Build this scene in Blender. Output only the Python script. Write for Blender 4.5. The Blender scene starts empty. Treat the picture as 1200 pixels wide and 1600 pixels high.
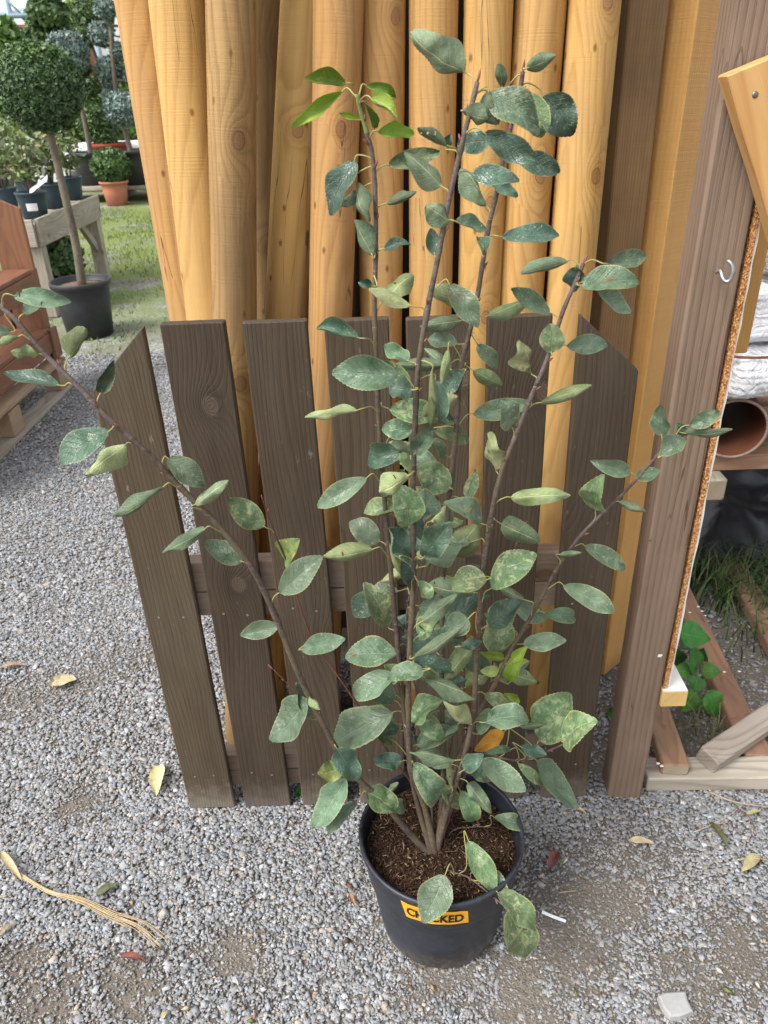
import bpy, math, random
import numpy as np
from mathutils import Matrix, Vector, noise as mnoise

# ------------------------------------------------------------------ camera, sky, sun, exposure
scene = bpy.context.scene
COL = scene.collection
FPX, CAM_H = 1200.0, 1.57                       # focal length in photo pixels, eye height in metres
_D = np.array([68., 2160., 1200.]); _D /= np.linalg.norm(_D)      # world "down" in camera axes (right, down, forward)
_f = np.array([0., 0., 1.])
AY = _f - (_f @ _D) * _D; AY /= np.linalg.norm(AY)
AZ = -_D
AX = np.cross(AY, AZ)
CAMP = np.array([0., 0., CAM_H])

camd = bpy.data.cameras.new('camera'); cam = bpy.data.objects.new('camera', camd); COL.objects.link(cam)
camd.sensor_fit = 'VERTICAL'; camd.sensor_height = 36; camd.sensor_width = 27
camd.lens = 36 * FPX / 1600
camd.clip_start = 0.02; camd.clip_end = 400
R = Matrix(((AX[0], -AX[1], -AX[2]), (AY[0], -AY[1], -AY[2]), (AZ[0], -AZ[1], -AZ[2])))
cam.matrix_world = Matrix.Translation(CAMP) @ R.to_4x4()
camd.dof.use_dof = True; camd.dof.focus_distance = 1.36; camd.dof.aperture_fstop = 9.0
scene.camera = cam

SUN_EL, SUN_AZ = math.radians(52), math.radians(238)      # azimuth clockwise from +Y: behind the camera, a bit left
world = bpy.data.worlds.new('World'); scene.world = world; world.use_nodes = True
wn = world.node_tree
for n in list(wn.nodes): wn.nodes.remove(n)
sky = wn.nodes.new('ShaderNodeTexSky'); sky.sky_type = 'NISHITA'; sky.sun_disc = False
sky.sun_elevation = SUN_EL; sky.sun_rotation = SUN_AZ; sky.dust_density = 3.0; sky.air_density = 1.0; sky.ozone_density = 1.0
hs = wn.nodes.new('ShaderNodeHueSaturation'); hs.inputs['Saturation'].default_value = 0.16
bg = wn.nodes.new('ShaderNodeBackground'); bg.inputs['Strength'].default_value = 0.15
wo = wn.nodes.new('ShaderNodeOutputWorld')
wn.links.new(sky.outputs[0], hs.inputs['Color']); wn.links.new(hs.outputs[0], bg.inputs['Color']); wn.links.new(bg.outputs[0], wo.inputs[0])

sund = bpy.data.lights.new('sun', 'SUN'); sun = bpy.data.objects.new('sun', sund); COL.objects.link(sun)
sund.energy = 1.4; sund.angle = math.radians(22); sund.color = (1.0, 0.965, 0.91)
_sv = Vector((math.sin(SUN_AZ) * math.cos(SUN_EL), math.cos(SUN_AZ) * math.cos(SUN_EL), math.sin(SUN_EL)))
sun.rotation_euler = _sv.to_track_quat('Z', 'Y').to_euler()
sun.location = (-2, -3, 6)
vs = scene.view_settings
vs.view_transform = 'Standard'; vs.look = 'None'; vs.gamma = 1.0; vs.use_curve_mapping = False
vs.exposure = 1.20
scene.cycles.use_denoising = True
scene.cycles.max_bounces = 6

rnd = random.Random(7)
rng = np.random.default_rng(11)

# ------------------------------------------------------------------ helpers: points in the place
def ray(px, py):
    c = np.array([(px - 600) / FPX, (py - 800) / FPX, 1.0])
    return np.array([AX @ c, AY @ c, AZ @ c])
def at(px, py, y):
    d = ray(px, py); return CAMP + d * (y / d[1])
def gz(px, py, z=0.0):
    d = ray(px, py); return CAMP + d * ((z - CAM_H) / d[2])

WM = {}
def link(o, parent=None, M=None):
    COL.objects.link(o)
    M = Matrix.Identity(4) if M is None else M
    WM[o.name] = M
    if parent is not None:
        o.parent = parent
        o.matrix_parent_inverse = WM[parent.name].inverted()
    o.matrix_basis = M
    return o
def tag(o, label, cat=None, group=None, kind=None):
    if label: o['label'] = label
    if cat: o['category'] = cat
    if group: o['group'] = group
    if kind: o['kind'] = kind
    return o
def empty(name, loc, label, cat, group=None):
    o = bpy.data.objects.new(name, None); o.empty_display_size = 0.1
    link(o, None, Matrix.Translation(Vector(loc)))
    return tag(o, label, cat, group)
def mesh_obj(name, verts, faces, mats, parent=None, M=None, mi=None, smooth=False, uv=None):
    me = bpy.data.meshes.new(name)
    me.from_pydata([tuple(map(float, v)) for v in verts], [], faces)
    for m in (mats if isinstance(mats, (list, tuple)) else [mats]): me.materials.append(m)
    if mi is not None: me.polygons.foreach_set('material_index', list(mi))
    if smooth is True: me.polygons.foreach_set('use_smooth', [True] * len(me.polygons))
    elif smooth: me.polygons.foreach_set('use_smooth', list(smooth))
    if uv is not None:
        lay = me.uv_layers.new(name='UVMap')
        idx = np.empty(len(me.loops), np.int32); me.loops.foreach_get('vertex_index', idx)
        lay.data.foreach_set('uv', np.asarray(uv, np.float32)[idx].ravel())
    me.update()
    return link(bpy.data.objects.new(name, me), parent, M)
def np_mesh(name, V, Fq, mat, parent=None, M=None, col=None, smooth=False):
    """big meshes: V (n,3), Fq (m,k) all faces with k corners, col (n,3) per-point colour"""
    me = bpy.data.meshes.new(name)
    V = np.ascontiguousarray(V, np.float32); Fq = np.ascontiguousarray(Fq, np.int32)
    k = Fq.shape[1]
    me.vertices.add(len(V)); me.vertices.foreach_set('co', V.ravel())
    me.loops.add(Fq.size); me.loops.foreach_set('vertex_index', Fq.ravel())
    me.polygons.add(len(Fq))
    me.polygons.foreach_set('loop_start', np.arange(0, Fq.size, k, dtype=np.int32))
    me.polygons.foreach_set('loop_total', np.full(len(Fq), k, np.int32))
    if smooth: me.polygons.foreach_set('use_smooth', np.ones(len(Fq), bool))
    if col is not None:
        a = me.attributes.new('col', 'FLOAT_COLOR', 'POINT')
        c4 = np.ones((len(V), 4), np.float32); c4[:, :3] = col
        a.data.foreach_set('color', c4.ravel())
    me.materials.append(mat)
    me.update(calc_edges=True); me.validate()
    return link(bpy.data.objects.new(name, me), parent, M)

# ------------------------------------------------------------------ materials
class NT:
    def __init__(self, name):
        self.m = bpy.data.materials.new(name); self.m.use_nodes = True
        self.t = self.m.node_tree
        for n in list(self.t.nodes): self.t.nodes.remove(n)
        self.out = self.t.nodes.new('ShaderNodeOutputMaterial')
        self.p = self.t.nodes.new('ShaderNodeBsdfPrincipled')
        self.t.links.new(self.p.outputs[0], self.out.inputs['Surface'])
    def put(self, sock, v):
        if isinstance(v, bpy.types.NodeSocket): self.t.links.new(v, sock)
        elif v is not None:
            if hasattr(sock.default_value, '__len__') and len(sock.default_value) == 4 and len(v) == 3: v = (*v, 1)
            sock.default_value = v
    def node(self, typ, **kw):
        n = self.t.nodes.new(typ)
        for k, v in kw.items():
            if k in n.inputs: self.put(n.inputs[k], v)
            else: setattr(n, k, v)
        return n
    def math(self, op, a, b=None, c=None):
        n = self.t.nodes.new('ShaderNodeMath'); n.operation = op
        self.put(n.inputs[0], a)
        if b is not None: self.put(n.inputs[1], b)
        if c is not None: self.put(n.inputs[2], c)
        return n.outputs[0]
    def vmath(self, op, a, b=None):
        n = self.t.nodes.new('ShaderNodeVectorMath'); n.operation = op
        self.put(n.inputs[0], a)
        if b is not None: self.put(n.inputs[1], b)
        return n.outputs['Value'] if op == 'LENGTH' else n.outputs[0]
    def mul(self, v, s): return self.vmath('MULTIPLY', v, s)
    def noise(self, vec, scale=5, detail=3, rough=0.5, dist=0.0, out='Fac'):
        return self.node('ShaderNodeTexNoise', Vector=vec, Scale=scale, Detail=detail, Roughness=rough, Distortion=dist).outputs[0 if out == 'Fac' else 1]
    def ramp(self, fac, stops, interp='LINEAR'):
        n = self.t.nodes.new('ShaderNodeValToRGB'); r = n.color_ramp; r.interpolation = interp
        while len(r.elements) < len(stops): r.elements.new(0.5)
        for e, (p, c) in zip(r.elements, stops):
            e.position = p; e.color = (*c, 1) if hasattr(c, '__len__') else (c, c, c, 1)
        self.put(n.inputs[0], fac); return n.outputs[0]
    def mix(self, fac, a, b, mode='MIX'):
        n = self.t.nodes.new('ShaderNodeMix'); n.data_type = 'RGBA'; n.blend_type = mode
        self.put(n.inputs['Factor'], fac); self.put(n.inputs[6], a); self.put(n.inputs[7], b)
        return n.outputs[2]
    def bump(self, h, strength=0.3, dist=0.002, normal=None):
        n = self.node('ShaderNodeBump', Height=h, Strength=strength, Distance=dist)
        if normal is not None: self.put(n.inputs['Normal'], normal)
        return n.outputs[0]
    def sep(self, v):
        n = self.t.nodes.new('ShaderNodeSeparateXYZ'); self.put(n.inputs[0], v); return n.outputs
    def comb(self, x, y, z):
        n = self.t.nodes.new('ShaderNodeCombineXYZ')
        for s, v in zip(n.inputs, (x, y, z)): self.put(s, v)
        return n.outputs[0]
    def coords(self, which='Object', seed=True):
        c = self.t.nodes.new('ShaderNodeTexCoord').outputs[which]
        if not seed: return c
        r = self.t.nodes.new('ShaderNodeObjectInfo').outputs['Random']
        return self.vmath('ADD', c, self.comb(0.0, 0.0, self.math('MULTIPLY', r, 37.0)))
    def rand(self): return self.t.nodes.new('ShaderNodeObjectInfo').outputs['Random']
    def set(self, **kw):
        names = dict(base='Base Color', rough='Roughness', normal='Normal', spec='Specular IOR Level', metal='Metallic', sss='Subsurface Weight', alpha='Alpha', trans='Transmission Weight', coat='Coat Weight', sheen='Sheen Weight')
        for k, v in kw.items(): self.put(self.p.inputs[names[k]], v)
        return self.m

def wood(name, light, dark, ring=0.006, pith=(0.0, 0.0), wob=0.1, knots=0.45, kscale=(6.5, 5.0), rough=0.65, grain=0.35, crack=0.0, grime=None, grime_amt=0.0,
         var=0.12, knot_col=(0.16, 0.07, 0.03), bump=0.35, saw=0.0, fleck=0.0, rnd_=False, straight=0.25, blotch=0.45, ksize=0.085, pin=0.0, dust=0.0):
    """wood: growth-ring contours on the sawn or peeled surface, knots that push them aside, fine pores, cracks, dirt"""
    n = NT(name)
    P = n.coords('Object')
    x, y, z = n.sep(P)
    if rnd_: u = n.math('MULTIPLY', n.math('ARCTAN2', x, n.math('MULTIPLY', y, -1.0)), 0.05)
    else: u = n.math('ADD', x, n.math('MULTIPLY', y, 0.8))
    rr = n.rand()
    S = n.comb(u, n.math('MULTIPLY', rr, 5.0), z)
    low = n.noise(n.mul(S, (7.0, 1.0, 0.95)), 1.0, 1.5, 0.4)
    r = n.math('ADD', n.math('MULTIPLY', u, straight), n.math('MULTIPLY', low, wob))
    K = n.comb(n.math('MULTIPLY', u, kscale[0]), n.math('MULTIPLY', rr, 9.0), n.math('MULTIPLY', z, kscale[1]))
    K2 = n.comb(n.math('MULTIPLY', u, kscale[0]), n.math('MULTIPLY', z, kscale[1]), 0.0)
    vor = n.node('ShaderNodeTexVoronoi', voronoi_dimensions='2D', Vector=K2, Scale=1.0, Randomness=1.0)
    wv = n.math('MULTIPLY', n.math('SUBTRACT', n.noise(n.mul(K, (6, 1, 6)), 1.0, 2), 0.5), 0.05)
    vd = n.math('ADD', vor.outputs['Distance'], wv); vc = n.sep(vor.outputs['Color'])[0]
    has = n.math('LESS_THAN', vc, knots)
    push = n.math('MULTIPLY', has, n.math('POWER', 2.718, n.math('MULTIPLY', vd, -7.0)))
    r = n.math('ADD', r, n.math('MULTIPLY', push, 0.035))
    r = n.math('ADD', r, n.math('MULTIPLY', n.noise(n.mul(S, (60, 5, 5)), 1.0, 2), 0.0018))
    fr = n.math('FRACT', n.math('DIVIDE', r, ring))
    late = n.ramp(fr, [(0.0, 0.0), (0.45, 0.12), (0.86, 1.0), (1.0, 0.0)])
    pores = n.noise(n.mul(S, (520, 60, 11)), 1.0, 2, 0.6)
    streak = n.noise(n.mul(S, (55, 8, 1.5)), 1.0, 3, 0.6)
    tone = n.math('ADD', n.math('MULTIPLY', late, grain), n.math('MULTIPLY', n.math('SUBTRACT', pores, 0.5), 0.55))
    tone = n.math('ADD', tone, n.math('MULTIPLY', n.math('SUBTRACT', streak, 0.42), 0.9))
    col = n.mix(n.math('MINIMUM', n.math('MAXIMUM', tone, 0.0), 1.0), light, dark)
    blot = n.noise(n.mul(S, (9, 1, 2.4)), 1.0, 4, 0.6)
    col = n.mix(n.math('MULTIPLY', n.ramp(blot, [(0.42, 0.0), (0.75, 1.0)]), blotch), col, dark)
    kin = n.ramp(vd, [(ksize * 0.8, 1.0), (ksize * 1.1, 0.0)])
    krim = n.math('MULTIPLY', n.ramp(vd, [(ksize, 1.0), (ksize * 2.6, 0.0)]), 0.55)
    krings = n.math('MULTIPLY', n.math('ADD', n.math('SINE', n.math('MULTIPLY', vd, 300.0)), 1.0), 0.30)
    col = n.mix(n.math('MULTIPLY', has, krim), col, dark)
    col = n.mix(n.math('MULTIPLY', has, n.math('MULTIPLY', kin, n.math('SUBTRACT', 0.9, krings))), col, knot_col)
    edge = n.math('MULTIPLY', has, n.ramp(vd, [(ksize * 0.85, 0.0), (ksize * 1.0, 0.75), (ksize * 1.15, 0.0)]))
    col = n.mix(edge, col, tuple(v * 0.45 for v in knot_col))
    hgt = n.math('ADD', n.math('MULTIPLY', late, -0.5), pores)
    if crack > 0:
        cn = n.noise(n.mul(S, (26, 1, 1.3)), 1.0, 2.5, 0.45)
        ck = n.math('LESS_THAN', n.math('ABSOLUTE', n.math('SUBTRACT', cn, 0.5)), crack)
        gate = n.math('GREATER_THAN', n.noise(n.mul(S, (9, 1, 2.2)), 1.0, 1), 0.60)
        ck = n.math('MULTIPLY', ck, gate)
        col = n.mix(n.math('MULTIPLY', ck, 0.8), col, (0.06, 0.03, 0.015)); hgt = n.math('SUBTRACT', hgt, n.math('MULTIPLY', ck, 2.0))
    if saw > 0:
        sw = n.noise(n.mul(S, (3, 1, 330)), 1.0, 2)
        col = n.mix(n.math('MULTIPLY', sw, saw), col, dark); hgt = n.math('ADD', hgt, n.math('MULTIPLY', sw, 1.5))
    if fleck > 0:
        fl = n.ramp(n.noise(n.mul(S, (60, 9, 22)), 1.0, 4, 0.7), [(0.66, 0.0), (0.74, 1.0)])
        col = n.mix(n.math('MULTIPLY', fl, fleck), col, (0.42, 0.40, 0.37))
    if grime is not None:
        gm = n.ramp(n.noise(n.mul(S, (12, 2, 3)), 1.0, 5, 0.65), [(0.40, 0.0), (0.68, 1.0)])
        col = n.mix(n.math('MULTIPLY', gm, grime_amt), col, grime)
    if pin > 0:
        pv = n.node('ShaderNodeTexVoronoi', voronoi_dimensions='2D', Vector=n.comb(n.math('MULTIPLY', u, 24.0), n.math('MULTIPLY', z, 13.0), 0.0), Scale=1.0)
        pk = n.math('MULTIPLY', n.math('LESS_THAN', n.sep(pv.outputs['Color'])[1], 0.13), n.ramp(pv.outputs['Distance'], [(0.05, 1.0), (0.12, 0.0)]))
        col = n.mix(n.math('MULTIPLY', pk, pin), col, (0.13, 0.055, 0.022))
    if dust > 0:
        zr = n.sep(n.coords('Object', seed=False))[2]
        dm = n.math('MULTIPLY', n.ramp(n.math('ADD', zr, n.math('MULTIPLY', n.noise(n.mul(S, (30, 3, 30)), 1.0, 5, 0.7), 0.16)), [(0.09, 1.0), (0.17, 0.0)]), dust)
        col = n.mix(dm, col, (0.19, 0.165, 0.135))
    hsv = n.node('ShaderNodeHueSaturation', Color=col, Value=n.math('ADD', 1.0 - var, n.math('MULTIPLY', rr, 2 * var)),
                 Hue=n.math('ADD', 0.494, n.math('MULTIPLY', rr, 0.012)))
    return n.set(base=hsv.outputs[0], rough=n.math('ADD', rough - 0.1, n.math('MULTIPLY', pores, 0.2)), spec=0.3,
                 normal=n.bump(hgt, bump, 0.0012))

def plain(name, c, rough=0.6, spec=0.4, nscale=40.0, amt=0.25, bump=0.15, metal=0.0, c2=None):
    n = NT(name); P = n.coords('Object')
    f = n.noise(P, nscale, 5, 0.6)
    g = n.noise(P, nscale * 0.12, 3, 0.6)
    k = n.math('MULTIPLY', n.math('ADD', f, g), 0.5)
    dk = c2 or tuple(v * (1 - amt * 2) for v in c)
    col = n.mix(n.ramp(k, [(0.35, 0.0), (0.68, 1.0)]), dk, c)
    return n.set(base=col, rough=n.math('ADD', rough - 0.08, n.math('MULTIPLY', f, 0.16)), spec=spec, metal=metal, normal=n.bump(f, bump, 0.002))

def attr_mat(name, rough=0.75, spec=0.3, bumpscale=300.0, bump=0.4, mult=1.0, sss=0.0):
    n = NT(name)
    a = n.node('ShaderNodeAttribute'); a.attribute_name = 'col'
    P = n.coords('Object', seed=False)
    f = n.noise(P, bumpscale, 3, 0.6)
    col = n.mix(n.math('MULTIPLY', f, 0.5), a.outputs['Color'], (0.02, 0.02, 0.02))
    return n.set(base=col, rough=rough, spec=spec, normal=n.bump(f, bump, 0.001))

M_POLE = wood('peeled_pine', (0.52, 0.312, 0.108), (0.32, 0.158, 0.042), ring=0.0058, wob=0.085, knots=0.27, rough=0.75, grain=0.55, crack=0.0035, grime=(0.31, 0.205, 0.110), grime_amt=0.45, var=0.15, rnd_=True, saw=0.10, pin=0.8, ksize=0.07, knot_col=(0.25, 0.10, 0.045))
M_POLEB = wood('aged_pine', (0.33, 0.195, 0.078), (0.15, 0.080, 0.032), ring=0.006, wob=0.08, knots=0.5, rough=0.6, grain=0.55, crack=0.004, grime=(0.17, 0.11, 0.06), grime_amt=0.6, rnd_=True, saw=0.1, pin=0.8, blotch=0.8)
M_SQPOST = wood('dull_sawn_post', (0.36, 0.225, 0.100), (0.17, 0.098, 0.042), ring=0.006, wob=0.04, knots=0.15, rough=0.7, grain=0.6, grime=(0.10, 0.07, 0.04), grime_amt=0.5, saw=0.3, straight=0.8)
M_BEAM = wood('golden_sawn_timber', (0.62, 0.375, 0.125), (0.44, 0.230, 0.060), ring=0.005, wob=0.03, knots=0.16, rough=0.65, grain=0.30, saw=0.40, var=0.03, straight=0.7, bump=0.5)
M_PLANKO = wood('orange_board', (0.56, 0.345, 0.135), (0.42, 0.215, 0.068), ring=0.011, wob=0.08, knots=0.12, rough=0.5, grain=0.65, var=0.03)
M_PICKET = wood('stained_picket', (0.072, 0.051, 0.031), (0.030, 0.0205, 0.0125), ring=0.0045, wob=0.08, knots=0.62, kscale=(4.6, 3.6), rough=0.72, grain=0.50, grime=(0.098, 0.079, 0.057), grime_amt=0.34, var=0.20, knot_col=(0.115, 0.085, 0.055), bump=0.8, fleck=0.24, straight=0.5, ksize=0.075, dust=0.6)
M_RAIL = wood('fence_rail', (0.27, 0.19, 0.13), (0.13, 0.085, 0.055), ring=0.006, knots=0.3, rough=0.7, grime=(0.30, 0.27, 0.24), grime_amt=0.5)
M_POST = wood('brown_sawn_post', (0.205, 0.142, 0.102), (0.110, 0.070, 0.047), ring=0.0125, wob=0.03, knots=0.06, rough=0.7, grain=0.75, grime=(0.25, 0.18, 0.135), grime_amt=0.45, bump=0.75, var=0.02, crack=0.004, fleck=0.10, straight=1.0)
M_GREYW = wood('weathered_grey', (0.42, 0.37, 0.31), (0.20, 0.165, 0.13), ring=0.006, knots=0.25, rough=0.8, grain=0.6, grime=(0.16, 0.15, 0.10), grime_amt=0.35, bump=0.7, fleck=0.15)
M_REDW = wood('redbrown_stain', (0.21, 0.092, 0.050), (0.11, 0.046, 0.026), ring=0.008, knots=0.3, rough=0.55, grain=0.45, var=0.06, knot_col=(0.10, 0.03, 0.015))
M_PALLET = wood('pallet_wood', (0.40, 0.27, 0.16), (0.20, 0.12, 0.07), ring=0.008, knots=0.3, rough=0.8, grime=(0.25, 0.21, 0.17), grime_amt=0.6)
M_GRNDW = wood('ground_board', (0.29, 0.165, 0.105), (0.15, 0.080, 0.050), ring=0.007, knots=0.45, rough=0.75, grain=0.5, grime=(0.23, 0.165, 0.12), grime_amt=0.5, crack=0.004, fleck=0.15)
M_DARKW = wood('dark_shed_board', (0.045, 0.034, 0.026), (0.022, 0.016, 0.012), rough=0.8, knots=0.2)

def m_chip():
    n = NT('chipboard_edge'); P = n.coords('Object')
    v = n.node('ShaderNodeTexVoronoi', Vector=n.mul(P, (420, 420, 260)), Scale=1.0)
    c = n.ramp(n.sep(v.outputs['Color'])[0], [(0.0, (0.20, 0.07, 0.02)), (0.35, (0.42, 0.18, 0.06)), (0.7, (0.58, 0.29, 0.11)), (1.0, (0.70, 0.46, 0.24))])
    return n.set(base=c, rough=0.85, spec=0.2, normal=n.bump(v.outputs['Distance'], 0.9, 0.003))
M_CHIP = m_chip()
M_WHITE = plain('white_paint', (0.80, 0.79, 0.76), 0.5, 0.4, 60, 0.06, 0.2)
M_ENDGRAIN = wood('sawn_end', (0.62, 0.42, 0.18), (0.44, 0.26, 0.09), ring=0.006, wob=0.02, knots=0.0, rough=0.9, grain=0.6, bump=0.8, straight=1.0)
M_ENDGREY = wood('grey_end', (0.36, 0.30, 0.22), (0.20, 0.16, 0.11), ring=0.005, wob=0.02, knots=0.0, rough=0.9, grain=0.6, bump=0.9, straight=0.8)
M_STEEL = plain('galvanised_steel', (0.42, 0.44, 0.45), 0.42, 0.5, 120, 0.15, 0.1, metal=0.85)
M_SCREW = plain('screw_metal', (0.24, 0.23, 0.21), 0.45, 0.5, 200, 0.2, 0.1, metal=0.8)

def m_pot():
    n = NT('black_pot_plastic'); P = n.coords('Object')
    a = n.noise(n.mul(P, (6, 6, 9)), 1.0, 5, 0.6); b = n.noise(P, 90, 4, 0.7); sp = n.noise(P, 260, 2, 0.5)
    col = n.mix(n.ramp(a, [(0.38, 0.0), (0.62, 1.0)]), (0.008, 0.010, 0.015), (0.024, 0.029, 0.038))
    col = n.mix(n.math('MULTIPLY', n.ramp(b, [(0.55, 0.0), (0.72, 1.0)]), 0.35), col, (0.085, 0.085, 0.088))
    col = n.mix(n.math('MULTIPLY', n.ramp(sp, [(0.70, 0.0), (0.76, 1.0)]), 0.5), col, (0.17, 0.155, 0.13))
    z = n.sep(n.coords('Object', seed=False))[2]
    splash = n.math('MULTIPLY', n.ramp(z, [(0.0, 1.0), (0.07, 0.0)]), n.ramp(b, [(0.35, 0.2), (0.6, 1.0)]))
    col = n.mix(n.math('MULTIPLY', splash, 0.75), col, (0.13, 0.105, 0.075))
    return n.set(base=col, rough=n.ramp(a, [(0.35, 0.30), (0.65, 0.52)]), spec=0.45, normal=n.bump(b, 0.12, 0.002))
M_POT = m_pot()
M_POTBG = plain('black_nursery_pot', (0.040, 0.042, 0.046), 0.5, 0.4, 30, 0.25, 0.1)
M_POTBLUE = plain('teal_blue_pot', (0.022, 0.052, 0.075), 0.45, 0.45, 30, 0.2, 0.1)
M_POTGREEN = plain('dark_green_pot', (0.02, 0.075, 0.055), 0.45, 0.45, 30, 0.2, 0.1)
M_TERRA = plain('terracotta', (0.50, 0.190, 0.120), 0.75, 0.25, 30, 0.12, 0.2)
M_REDPOT = plain('red_pot', (0.30, 0.05, 0.028), 0.6, 0.3, 30, 0.15, 0.1)
M_SOIL = plain('dark_compost', (0.050, 0.028, 0.017), 0.95, 0.1, 120, 0.35, 1.0)
M_MULCH = attr_mat('bark_fibre', 0.9, 0.15, 400, 0.4)
M_STICK = plain('orange_yellow_sticker', (0.85, 0.40, 0.012), 0.38, 0.45, 60, 0.04, 0.05)
M_INK = plain('black_print', (0.012, 0.010, 0.008), 0.5, 0.3, 60, 0.1, 0.02)
M_TAG = plain('white_label', (0.74, 0.75, 0.76), 0.45, 0.4, 60, 0.06, 0.05)
M_TERRAPIPE = plain('brown_clay_pipe', (0.215, 0.085, 0.048), 0.42, 0.4, 26, 0.2, 0.3)
M_PIPERIM = plain('pipe_rim', (0.36, 0.26, 0.22), 0.7, 0.3, 160, 0.25, 0.5)
M_BLACKFILM = plain('black_plastic_film', (0.012, 0.014, 0.018), 0.30, 0.5, 12, 0.2, 0.4)
M_TAPE = plain('brown_tape', (0.27, 0.115, 0.07), 0.35, 0.4, 40, 0.2, 0.2)

def m_bubble():
    n = NT('bubble_wrap'); P = n.coords('Object')
    v = n.node('ShaderNodeTexVoronoi', Vector=P, Scale=62.0, Randomness=0.25)
    big = n.noise(P, 17, 4, 0.6, 1.2)
    h = n.math('ADD', n.math('MULTIPLY', n.math('SUBTRACT', 0.5, v.outputs['Distance']), 0.5), n.math('MULTIPLY', big, 2.0))
    col = n.mix(n.ramp(big, [(0.35, 0.0), (0.65, 1.0)]), (0.48, 0.49, 0.52), (0.78, 0.79, 0.81))
    n.p.inputs['IOR'].default_value = 1.45
    return n.set(base=col, rough=0.22, spec=0.55, normal=n.bump(h, 0.85, 0.010))
M_BUBBLE = m_bubble()

def m_bark():
    n = NT('stem_bark'); P = n.coords('Object')
    a = n.noise(P, 130, 4, 0.65); b = n.noise(n.mul(P, (40, 40, 400)), 1.0, 2); c = n.noise(P, 12, 3)
    col = n.mix(n.ramp(a, [(0.35, 0.0), (0.65, 1.0)]), (0.048, 0.036, 0.028), (0.112, 0.085, 0.066))
    col = n.mix(n.math('MULTIPLY', n.ramp(c, [(0.45, 0.0), (0.62, 1.0)]), 0.5), col, (0.135, 0.105, 0.055))
    col = n.mix(n.math('MULTIPLY', n.ramp(b, [(0.66, 0.0), (0.72, 1.0)]), 0.5), col, (0.30, 0.25, 0.22))
    return n.set(base=col, rough=0.72, spec=0.25, normal=n.bump(n.math('ADD', a, b), 0.5, 0.0015))
M_BARK = m_bark()
M_BARKTOP = plain('young_purple_bark', (0.165, 0.130, 0.120), 0.65, 0.3, 260, 0.25, 0.8, c2=(0.062, 0.043, 0.040))
M_GREENSTEM = plain('green_stem', (0.20, 0.25, 0.085), 0.55, 0.3, 100, 0.15, 0.2)
M_REDTWIG = plain('red_twig', (0.165, 0.062, 0.050), 0.55, 0.3, 100, 0.2, 0.2)
M_BUD = plain('pink_bud', (0.27, 0.105, 0.085), 0.5, 0.3, 100, 0.2, 0.1)
M_PETIOLE = plain('petiole', (0.36, 0.33, 0.12), 0.55, 0.3, 60, 0.15, 0.1)
M_TRUNKBG = plain('grey_bark', (0.21, 0.175, 0.13), 0.8, 0.2, 40, 0.3, 0.6)

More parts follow.
